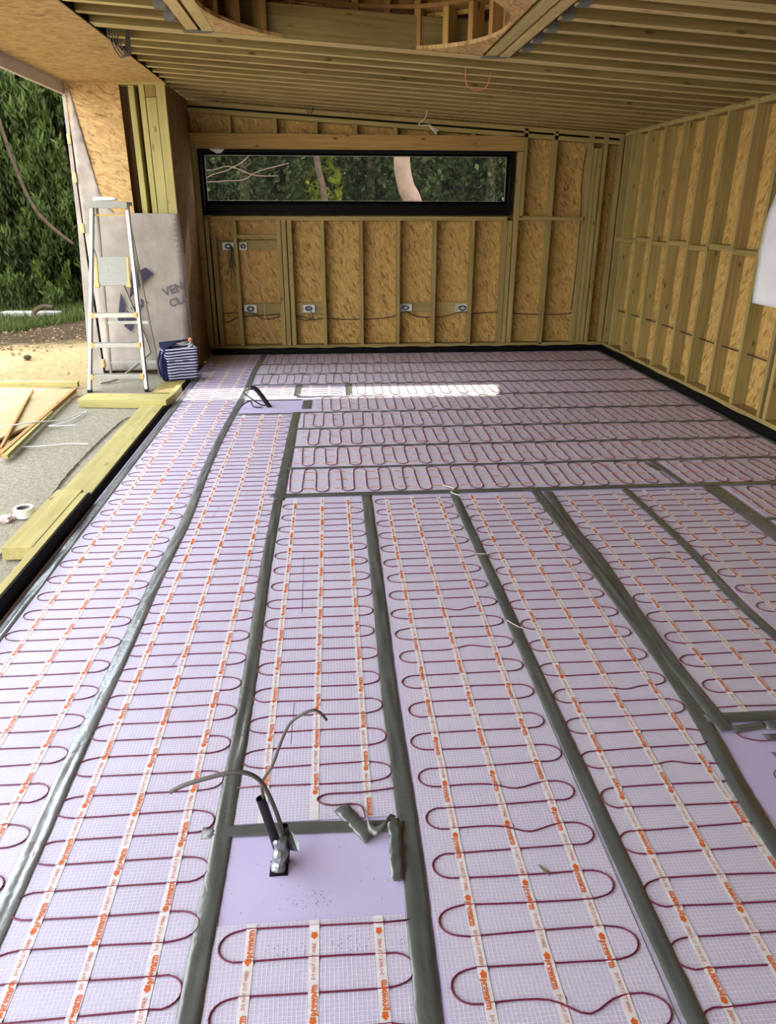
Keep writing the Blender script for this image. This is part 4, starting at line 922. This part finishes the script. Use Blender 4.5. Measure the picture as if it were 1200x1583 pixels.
# bag
def bag():
    r = empty('cool_bag', (-1.565, 7.58, 0.036), 0.42); tag(r, 'navy and white striped cool bag standing by the end of the grey wall', 'bag')
    W = WORLD[r]
    def body(x0, x1, y0, y1, h, name, mat, z0=0.0, par=r, bulge=0.012, open_top=True):
        n = 10; v = []; f = []
        per = [(x0+(x1-x0)*i/8, y0) for i in range(8)]+[(x1, y0+(y1-y0)*i/6) for i in range(6)]+[(x1-(x1-x0)*i/8, y1) for i in range(8)]+[(x0, y1-(y1-y0)*i/6) for i in range(6)]
        m_ = len(per); cx_, cy_ = (x0+x1)/2, (y0+y1)/2
        for j in range(n+1):
            t_ = j/n
            for (x, y) in per:
                sc = 0.93+0.07*t_; q = bulge*math.sin(math.pi*t_)*noise.noise((x*9, y*9, t_*3))*1.5
                dx, dy = x-cx_, y-cy_; L_ = math.hypot(dx, dy)
                v.append((cx_+dx*sc+dx/L_*q, cy_+dy*sc+dy/L_*q, z0+t_*h+0.012*t_*noise.noise((x*6, y*6, 7))))
        for j in range(n):
            for i in range(m_): a = j*m_+i; c_ = j*m_+(i+1) % m_; f.append((a, c_, c_+m_, a+m_))
        f.append(tuple(range(m_))[::-1])
        o = link(name, mesh_from(name, v, f, smooth=True), mat, par, W); s_ = o.modifiers.new('s', 'SOLIDIFY'); s_.thickness = 0.008; return o
    body(-0.155, 0.165, -0.115, 0.12, 0.325, 'bag_body', 'stripe')
    body(-0.185, -0.150, -0.10, 0.08, 0.235, 'front_pocket', 'navy')
    b = MB(); b.add([(-0.17, -0.12, 0.325), (0.02, 0.10, 0.355), (0.15, 0.125, 0.37), (-0.16, 0.125, 0.36), (-0.185, 0.0, 0.345)], [(0, 1, 2, 3, 4)])
    o = b.build('lid_flap', 'navy', r, Mw=W); s_ = o.modifiers.new('s', 'SOLIDIFY'); s_.thickness = 0.014
    b = MB(); b.box(-0.15, 0.155, -0.11, 0.085, 0.18, 0.20); b.build('lining', 'navy', r, Mw=W)
    b = MB(); b.tube(smooth_path([(-0.165, -0.09, 0.30), (-0.195, -0.10, 0.22), (-0.20, -0.085, 0.10), (-0.19, -0.07, 0.01)], 5), 0.012, 6); b.build('strap', 'navy', r, True, W)
    b = MB(); b.tube(smooth_path([(-0.165, 0.05, 0.29), (-0.205, 0.05, 0.18), (-0.20, 0.06, 0.08), (-0.185, 0.06, 0.02)], 5), 0.010, 6); b.build('strap', 'navy', r, True, W)
bag()
def bottle():
    r = empty('water_bottle', (-1.435, 7.56, 0.24)); tag(r, 'clear plastic bottle with an orange cap sticking out of the striped bag', 'bottle'); W = WORLD[r]
    b = MB(); b.lathe([(0, 0), (0.03, 0.002), (0.033, 0.02), (0.033, 0.10), (0.028, 0.13), (0.014, 0.165), (0.012, 0.18)], n=18); b.build('bottle_body', 'clear', r, True, W)
    b = MB(); b.lathe([(0.0165, 0.175), (0.0175, 0.18), (0.0175, 0.20), (0.014, 0.204), (0, 0.204)], n=16); b.build('cap', 'orange_cap', r, True, W)
bottle()
# tape roll, wrapper
b = MB(); b.lathe([(0.038, 0), (0.056, 0), (0.056, 0.05), (0.0535, 0.052), (0.041, 0.052), (0.038, 0.05), (0.038, 0)], n=40)
r = b.build('tape_roll', 'tape_white', None, False, Matrix.Translation((-1.808, 4.02, 0.004))); tag(r, 'white roll of tape on the ground beside the kerb boards', 'tape roll')
b = MB(); b.lathe([(0.0352, 0.001), (0.0378, 0.001), (0.0378, 0.0495), (0.0352, 0.0495), (0.0352, 0.001)], n=40); b.build('core', 'cardboard', r, Mw=WORLD[r])
bm = bmesh.new(); bmesh.ops.create_icosphere(bm, subdivisions=3, radius=0.04)
for v in bm.verts: v.co *= 1+0.5*noise.noise(v.co*45); v.co.z *= 0.5; v.co.x *= 1.1
me = bpy.data.meshes.new('w'); bm.to_mesh(me); bm.free(); tag(link('crumpled_wrapper', me, 'wrapper', None, Matrix.Translation((-1.885, 3.95, 0.018))), 'crumpled pink and white wrapper beside the white tape roll', 'litter')
# plywood sheet and battens on the ground
o = sheet('plywood_sheet', [(-2.50, 7.15, 0.030), (-5.4, 7.45, 0.030), (-5.4, 5.2, 0.030), (-2.62, 5.18, 0.030), (-2.44, 5.9, .03)][::-1], 0.018, 'ply'); tag(o, 'pale sheet lying on the ground outside at the left edge', 'board')
for lab, a, c, w_, h_, m_ in (('longest dark batten beside the pale sheet, pointing at the plank', (-2.34, 5.03, 0.055), (-2.46, 7.02, 0.055), 0.035, 0.035, 'stud_warm'),
        ('pale short batten lying against the longest batten outside', (-2.30, 5.0, 0.05), (-2.40, 6.2, 0.05), 0.035, 0.03, 'pale'),
        ('thin stick lying diagonally across the pale sheet', (-2.40, 5.18, 0.055), (-2.86, 7.05, 0.052), 0.02, 0.025, 'stud_warm'),
        ('long batten lying crosswise along the far edge of the pale sheet', (-5.4, 7.62, 0.045), (-2.52, 7.32, 0.045), 0.05, 0.05, 'pale')):
    tag(bar('batten', a, c, h_, w_, m_, None, (0, 0, 1), 0.002), lab, 'timber', 'battens on the ground')
loose('plastic_strap', 'crumpled clear plastic strapping lying over the battens outside', [(-2.62, 5.62, .08), (-2.44, 5.72, .09), (-2.25, 6.05, .03), (-2.15, 6.35, 0.02), (-2.2, 6.0, .02), (-2.3, 5.85, .03), (-2.1, 5.9, .02)], 0.005, 'polythene', 'strapping')
loose('plastic_strap', 'thin pale strap on the ground running right from the battens', [(-2.42, 5.30, .03), (-2.2, 5.33, .02), (-2.0, 5.40, .015), (-1.85, 5.38, .015)], 0.004, 'polythene', 'strapping')
# leaning strip behind ladder
loose('metal_strip', 'pale strip bent on the ground behind the stepladder', [(-2.12, 7.88, 0.98), (-2.0, 7.90, 0.55), (-1.93, 7.88, 0.30), (-1.95, 7.85, 0.22), (-2.2, 7.6, 0.04), (-2.35, 7.45, 0.02)], 0.012, 'alu_dull', 'strip')
# ground litter stones
def stone(x, y, s_, label):
    bm = bmesh.new(); bmesh.ops.create_icosphere(bm, subdivisions=2, radius=s_)
    for v in bm.verts: v.co *= 1+0.35*noise.noise(v.co*12/s_*0.05+Vector((x, y, 0))); v.co.z *= 0.6
    me = bpy.data.meshes.new('st'); bm.to_mesh(me); bm.free(); return tag(link('stone', me, 'bark', None, Matrix.Translation((x, y, s_*0.35))), label, 'stone')
stone(-3.62, 8.95, 0.045, 'dark stone on the sandy ground left of the ladder, farther one')
stone(-2.62, 8.1, 0.05, 'dark stone on the ground just behind the left foot of the ladder')
b = MB(); b.box(-0.46, 0.46, -0.10, 0.10, 0, 0.12); o = b.build('stone_kerb', 'stone', None, Mw=Matrix.Translation((-4.86, 12.5, -0.01)) @ Matrix.Rotation(-0.08, 4, 'Z'), bevel=0.012); tag(o, 'pale stone block lying in the grass before the hedge', 'stone block')
loose('root', 'curved brown root standing in the grass in front of the stone block', [(-4.40, 12.2, 0.20), (-4.55, 12.2, 0.22), (-4.68, 12.15, 0.14), (-4.66, 12.1, 0.05), (-4.55, 12.1, -0.02)], 0.035, 'bark', 'root')
crk = [(-1.72, 3.0), (-1.735, 3.7), (-1.76, 4.3), (-1.79, 4.7), (-1.80, 5.3), (-1.79, 5.8), (-1.77, 6.1), (-1.70, 6.22)]
o = strip('dark crack running along the concrete beside the kerb boards', crk, 0.014, 'crack', z=0.0045, jag=0.010, grp=None, name='ground_crack', ruck=0.0, seed=9); o['category'] = 'crack'; o.location.z += 0.0035
# clods
def clods():
    g = np.random.default_rng(5); v = []; f = []
    base = [(1, 0, 0), (-0.5, 0.87, 0), (-0.5, -0.87, 0), (0, 0, 0.8), (0.3, 0.5, 0.5)]
    for i in range(2600):
        x, y = g.uniform(-9, -2.5), g.uniform(7.7, 12.5)
        e = y-0.75*x
        if g.random() > (0.10 if e < 12 else (1.0 if e < 14.6 else 0.1)): continue
        s_ = g.uniform(0.008, 0.032)*(0.6 if e < 12 else 1); a = g.uniform(0, 6.28); b0 = len(v)
        for p in base:
            v.append((x+s_*(p[0]*math.cos(a)-p[1]*math.sin(a))*g.uniform(.7, 1.3), y+s_*(p[0]*math.sin(a)+p[1]*math.cos(a)), 0.0+s_*p[2]+0.01))
        f += [(b0, b0+1, b0+4), (b0, b0+4, b0+3), (b0+1, b0+2, b0+3), (b0+1, b0+3, b0+4), (b0+2, b0, b0+3)]
    o = link('earth_clods', mesh_from('clods', v, f), 'clod'); o['kind'] = 'stuff'; tag(o, 'scattered brown earth clods and chippings on the sandy ground before the grass', 'earth')
M['clod'] = plain('earth_clod', S(112, 92, 70), 0.95, 0, 0.1, 0.4, 20)
clods()
# grass
def blades(name, n, xr, yr, h, mat, seed, mask=None, zoff=0.0):
    g = np.random.default_rng(seed); x = g.uniform(*xr, n); y = g.uniform(*yr, n)
    if mask is not None: k_ = mask(x, y); x, y = x[k_], y[k_]
    n = len(x); a = g.uniform(0, 6.28, n); hh = h*g.uniform(0.4, 1.2, n); w_ = 0.006+0.006*g.random(n); lx, ly = g.normal(0, .35, n)*hh, g.normal(0, .35, n)*hh
    v = np.zeros((n, 3, 3)); v[:, 0] = np.stack([x-np.cos(a)*w_, y-np.sin(a)*w_, np.full(n, zoff)], 1); v[:, 1] = np.stack([x+np.cos(a)*w_, y+np.sin(a)*w_, np.full(n, zoff)], 1); v[:, 2] = np.stack([x+lx, y+ly, zoff+hh], 1)
    return fastmesh(name, v.reshape(-1, 3), np.arange(3*n).reshape(-1, 3), np.repeat(g.random(n), 3), mat)
def fastmesh(name, v, f, tint, mat, parent=None, Mw=None):
    me = bpy.data.meshes.new(name); me.vertices.add(len(v)); me.vertices.foreach_set('co', v.astype(np.float32).ravel())
    k_ = f.shape[1]; me.loops.add(f.size); me.loops.foreach_set('vertex_index', f.astype(np.int32).ravel())
    me.polygons.add(len(f)); me.polygons.foreach_set('loop_start', np.arange(0, f.size, k_, dtype=np.int32))
    try: me.polygons.foreach_set('loop_total', np.full(len(f), k_, dtype=np.int32))
    except Exception: pass
    at = me.attributes.new('tint', 'FLOAT', 'POINT'); at.data.foreach_set('value', tint.astype(np.float32))
    me.update(calc_edges=True); me.validate()
    return link(name, me, mat, parent, Mw)
o = blades('grass', 26000, (-9, -3.6), (11.0, 14.6), 0.13, 'grass', 3, lambda x, y: (y+x*-0.75) > 14.8-0.0*x+0.5*np.sin(x*3)); o['kind'] = 'stuff'; tag(o, 'rough green grass growing at the foot of the hedge outside', 'grass')
# trees
def foliage_pts(g, n, H, R, zb, shape):
    z = g.random(n)**0.8; th = g.uniform(0, 2*math.pi, n)
    if shape == 'cone': rad = R*(1-z)**0.55
    elif shape == 'column': rad = R*(1-z**8)
    else: rad = R*np.sqrt(np.clip(1-(2*z-1)**2, 0.02, 1))
    k_ = 0.72+0.28*g.random(n)**0.5; bumps = 1+0.16*np.sin(th*5+z*9)+0.10*np.sin(th*11-z*23)
    r_ = rad*k_*bumps; return np.stack([r_*np.cos(th), r_*np.sin(th), zb+z*H], 1), th, k_
def tree(label, cat, loc, H, R, zb, shape, n, mat, seed, size, up=0.8, tr_r=0.12, grp=None, name='conifer_tree', trunk='bark', elong=3.0):
    g = np.random.default_rng(seed); r = empty(name, loc); tag(r, label, cat, grp)
    p, th, k_ = foliage_pts(g, n, H, R, zb, shape)
    pt = None
    if shape == 'cone':
        m_ = max(60, n//140); c0, thp, kp = foliage_pts(g, m_, H, R, zb, shape); idx = g.integers(0, m_, n)
        ax = np.stack([np.cos(thp)*0.45, np.sin(thp)*0.45, np.full(m_, 0.9)], 1)+g.normal(0, 0.10, (m_, 3)); ax /= np.linalg.norm(ax, axis=1)[:, None]
        t_ = g.random(n)**0.9; PL = (R*0.62)*g.uniform(0.7, 1.3, m_)[idx]; wd = 0.10*R*(1-t_)**0.6+0.02
        off = g.normal(0, 1, (n, 3)); off /= np.linalg.norm(off, axis=1)[:, None]
        p = c0[idx]+ax[idx]*(t_*PL)[:, None]+off*(wd*1.25)[:, None]; th = np.arctan2(off[:, 1], off[:, 0])*0.5+thp[idx]*0.5
        pt = np.clip(0.05+0.55*t_*g.uniform(0.5, 1.2, m_)[idx]+0.35*g.random(n)*t_+0.25*(kp[idx]-0.72)/0.28, 0, 1)  # sprays deep in the crown tinted darker: shade of the recesses in the colour
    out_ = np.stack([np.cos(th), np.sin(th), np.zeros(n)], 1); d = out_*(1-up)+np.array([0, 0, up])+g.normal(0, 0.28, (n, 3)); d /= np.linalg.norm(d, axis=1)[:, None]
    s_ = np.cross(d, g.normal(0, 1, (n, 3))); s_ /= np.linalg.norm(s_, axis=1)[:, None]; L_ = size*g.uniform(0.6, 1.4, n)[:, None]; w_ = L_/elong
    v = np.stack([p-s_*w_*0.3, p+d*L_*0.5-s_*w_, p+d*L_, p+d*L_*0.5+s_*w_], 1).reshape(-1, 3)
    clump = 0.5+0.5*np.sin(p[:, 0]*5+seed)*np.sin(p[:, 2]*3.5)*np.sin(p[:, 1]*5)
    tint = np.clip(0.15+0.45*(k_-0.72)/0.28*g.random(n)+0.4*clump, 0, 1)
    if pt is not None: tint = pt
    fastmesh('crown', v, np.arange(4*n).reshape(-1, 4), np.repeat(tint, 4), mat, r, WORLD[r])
    b = MB(); b.tube([(0, 0, -0.1), (0.03, 0, H*0.3), (0, 0.03, zb+H*0.85)], [tr_r, tr_r*0.8, tr_r*0.2], 10); b.build('trunk', trunk, r, True, WORLD[r])
    return r
GH = 'conifers of the hedge outside'
tree('conifer at the left edge of the photo, left of the leaning branch', 'tree', (-7.1, 14.6, -.1), 5.9, 1.5, -0.5, 'cone', 75000, 'conifer', 1, 0.125, grp=GH, elong=7)
tree('conifer with bright upright sprays in the middle of the hedge', 'tree', (-5.75, 14.3, -.1), 5.9, 1.15, -0.5, 'cone', 75000, 'conifer', 2, 0.125, grp=GH, elong=7)
tree('dark conifer next to the grey corner of the building', 'tree', (-4.85, 15.2, -.1), 6.2, 1.3, -0.5, 'cone', 70000, 'conifer', 3, 0.125, grp=GH, elong=7)
tree('conifer standing outside beyond the left edge of the photo', 'tree', (-9.0, 14.0, -.1), 6, 1.5, 0.2, 'cone', 20000, 'conifer', 5, 0.2, grp=GH)
loose('leaning_branch', 'bare thin branch leaning in front of the hedge', [(-4.25, 13.2, 1.1), (-4.75, 13.2, 1.6), (-5.0, 13.2, 2.4), (-5.15, 13.2, 3.4), (-5.2, 13.2, 4.0)], [0.03]*33, 'bark', 'branch')
# trees beyond the window
tree('dark tree filling the gap behind the conifers of the hedge, farther left', 'tree', (-8.3, 17.6, -.1), 6.0, 2.6, -1.2, 'round', 30000, 'ivy', 31, 0.16, 0.2, grp='dark trees behind the hedge', name='ivy_tree', elong=1.8)
tree('dark tree filling the gap behind the conifers of the hedge, beside the building', 'tree', (-5.2, 18.0, -.1), 6.4, 2.2, -1.2, 'round', 30000, 'ivy', 32, 0.16, 0.2, grp='dark trees behind the hedge', name='ivy_tree', elong=1.8)
GW = 'trees seen through the window'
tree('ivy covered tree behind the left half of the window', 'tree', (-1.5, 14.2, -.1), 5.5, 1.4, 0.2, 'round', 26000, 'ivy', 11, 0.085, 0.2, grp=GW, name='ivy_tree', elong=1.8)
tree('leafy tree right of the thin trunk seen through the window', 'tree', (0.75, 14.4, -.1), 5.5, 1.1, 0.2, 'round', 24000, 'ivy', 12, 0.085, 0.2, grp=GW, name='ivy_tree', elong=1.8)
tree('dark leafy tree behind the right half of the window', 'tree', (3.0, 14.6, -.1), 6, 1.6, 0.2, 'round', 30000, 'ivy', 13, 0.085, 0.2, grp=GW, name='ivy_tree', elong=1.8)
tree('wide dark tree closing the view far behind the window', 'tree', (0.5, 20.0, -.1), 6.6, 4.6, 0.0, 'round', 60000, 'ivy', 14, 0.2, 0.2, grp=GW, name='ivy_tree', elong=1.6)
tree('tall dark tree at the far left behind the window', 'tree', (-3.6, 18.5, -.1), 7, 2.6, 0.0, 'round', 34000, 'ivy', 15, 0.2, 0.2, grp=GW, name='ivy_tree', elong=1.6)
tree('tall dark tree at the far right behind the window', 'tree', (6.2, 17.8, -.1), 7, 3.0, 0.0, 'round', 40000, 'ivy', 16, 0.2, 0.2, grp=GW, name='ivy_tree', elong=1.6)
tree('small bright yellow-green bush seen beside the thin trunk', 'bush', (-0.12, 13.9, 1.0), 1.5, 0.35, 0.2, 'round', 1400, 'lime', 17, 0.10, 0.2, tr_r=0.03, name='lime_bush', elong=1.6)
def trunk(label, pts, rad, mat):
    c = Vector(pts[0]); P = smooth_path(pts, 8); n = len(P); b = MB(); b.tube([p-c for p in P], [rad[0]+(rad[1]-rad[0])*i/(n-1) for i in range(n)], 16)
    return tag(b.build('tree_trunk', mat, None, True, Matrix.Translation(c)), label, 'tree trunk')
trunk('thick pinkish bent trunk seen through the window', [(1.62, 12.0, -0.1), (1.50, 12, 1.1), (1.285, 12, 1.775), (1.19, 12, 1.96), (1.115, 12, 2.37), (1.10, 12, 3.4)], (0.15, 0.115), 'pink_bark')
trunk('thin brown trunk seen through the window left of centre', [(0.05, 13, -0.1), (-0.058, 13, 1.78), (-0.168, 13, 2.42), (-0.25, 13, 4)], (0.06, 0.045), 'bark')
loose('bare_branch', 'bare pale branch seen through the left of the window', [(-2.35, 10.9, -0.05), (-2.25, 10.8, 1.3), (-1.75, 10.6, 2.02), (-1.45, 10.5, 2.12), (-1.25, 10.5, 2.155), (-0.95, 10.5, 2.056), (-0.64, 10.5, 2.05)], 0.005, 'pink_bark', 'branch', 'bare branches behind the window')
loose('bare_branch', 'bare thin branch rising to the top left of the window view', [(-2.45, 10.9, -0.05), (-2.3, 10.9, 1.2), (-1.7, 10.7, 1.95), (-1.3, 10.6, 2.12), (-1.1, 10.6, 2.22), (-0.95, 10.6, 2.35)], 0.005, 'pink_bark', 'branch', 'bare branches behind the window')
loose('bare_branch', 'lower bare branch crossing the left of the window view', [(-2.40, 10.7, -0.05), (-2.3, 10.7, 1.2), (-1.75, 10.5, 1.88), (-1.4, 10.5, 1.98), (-1.1, 10.5, 2.00), (-0.9, 10.5, 2.10), (-0.5, 10.5, 2.2)], 0.005, 'pink_bark', 'branch', 'bare branches behind the window')
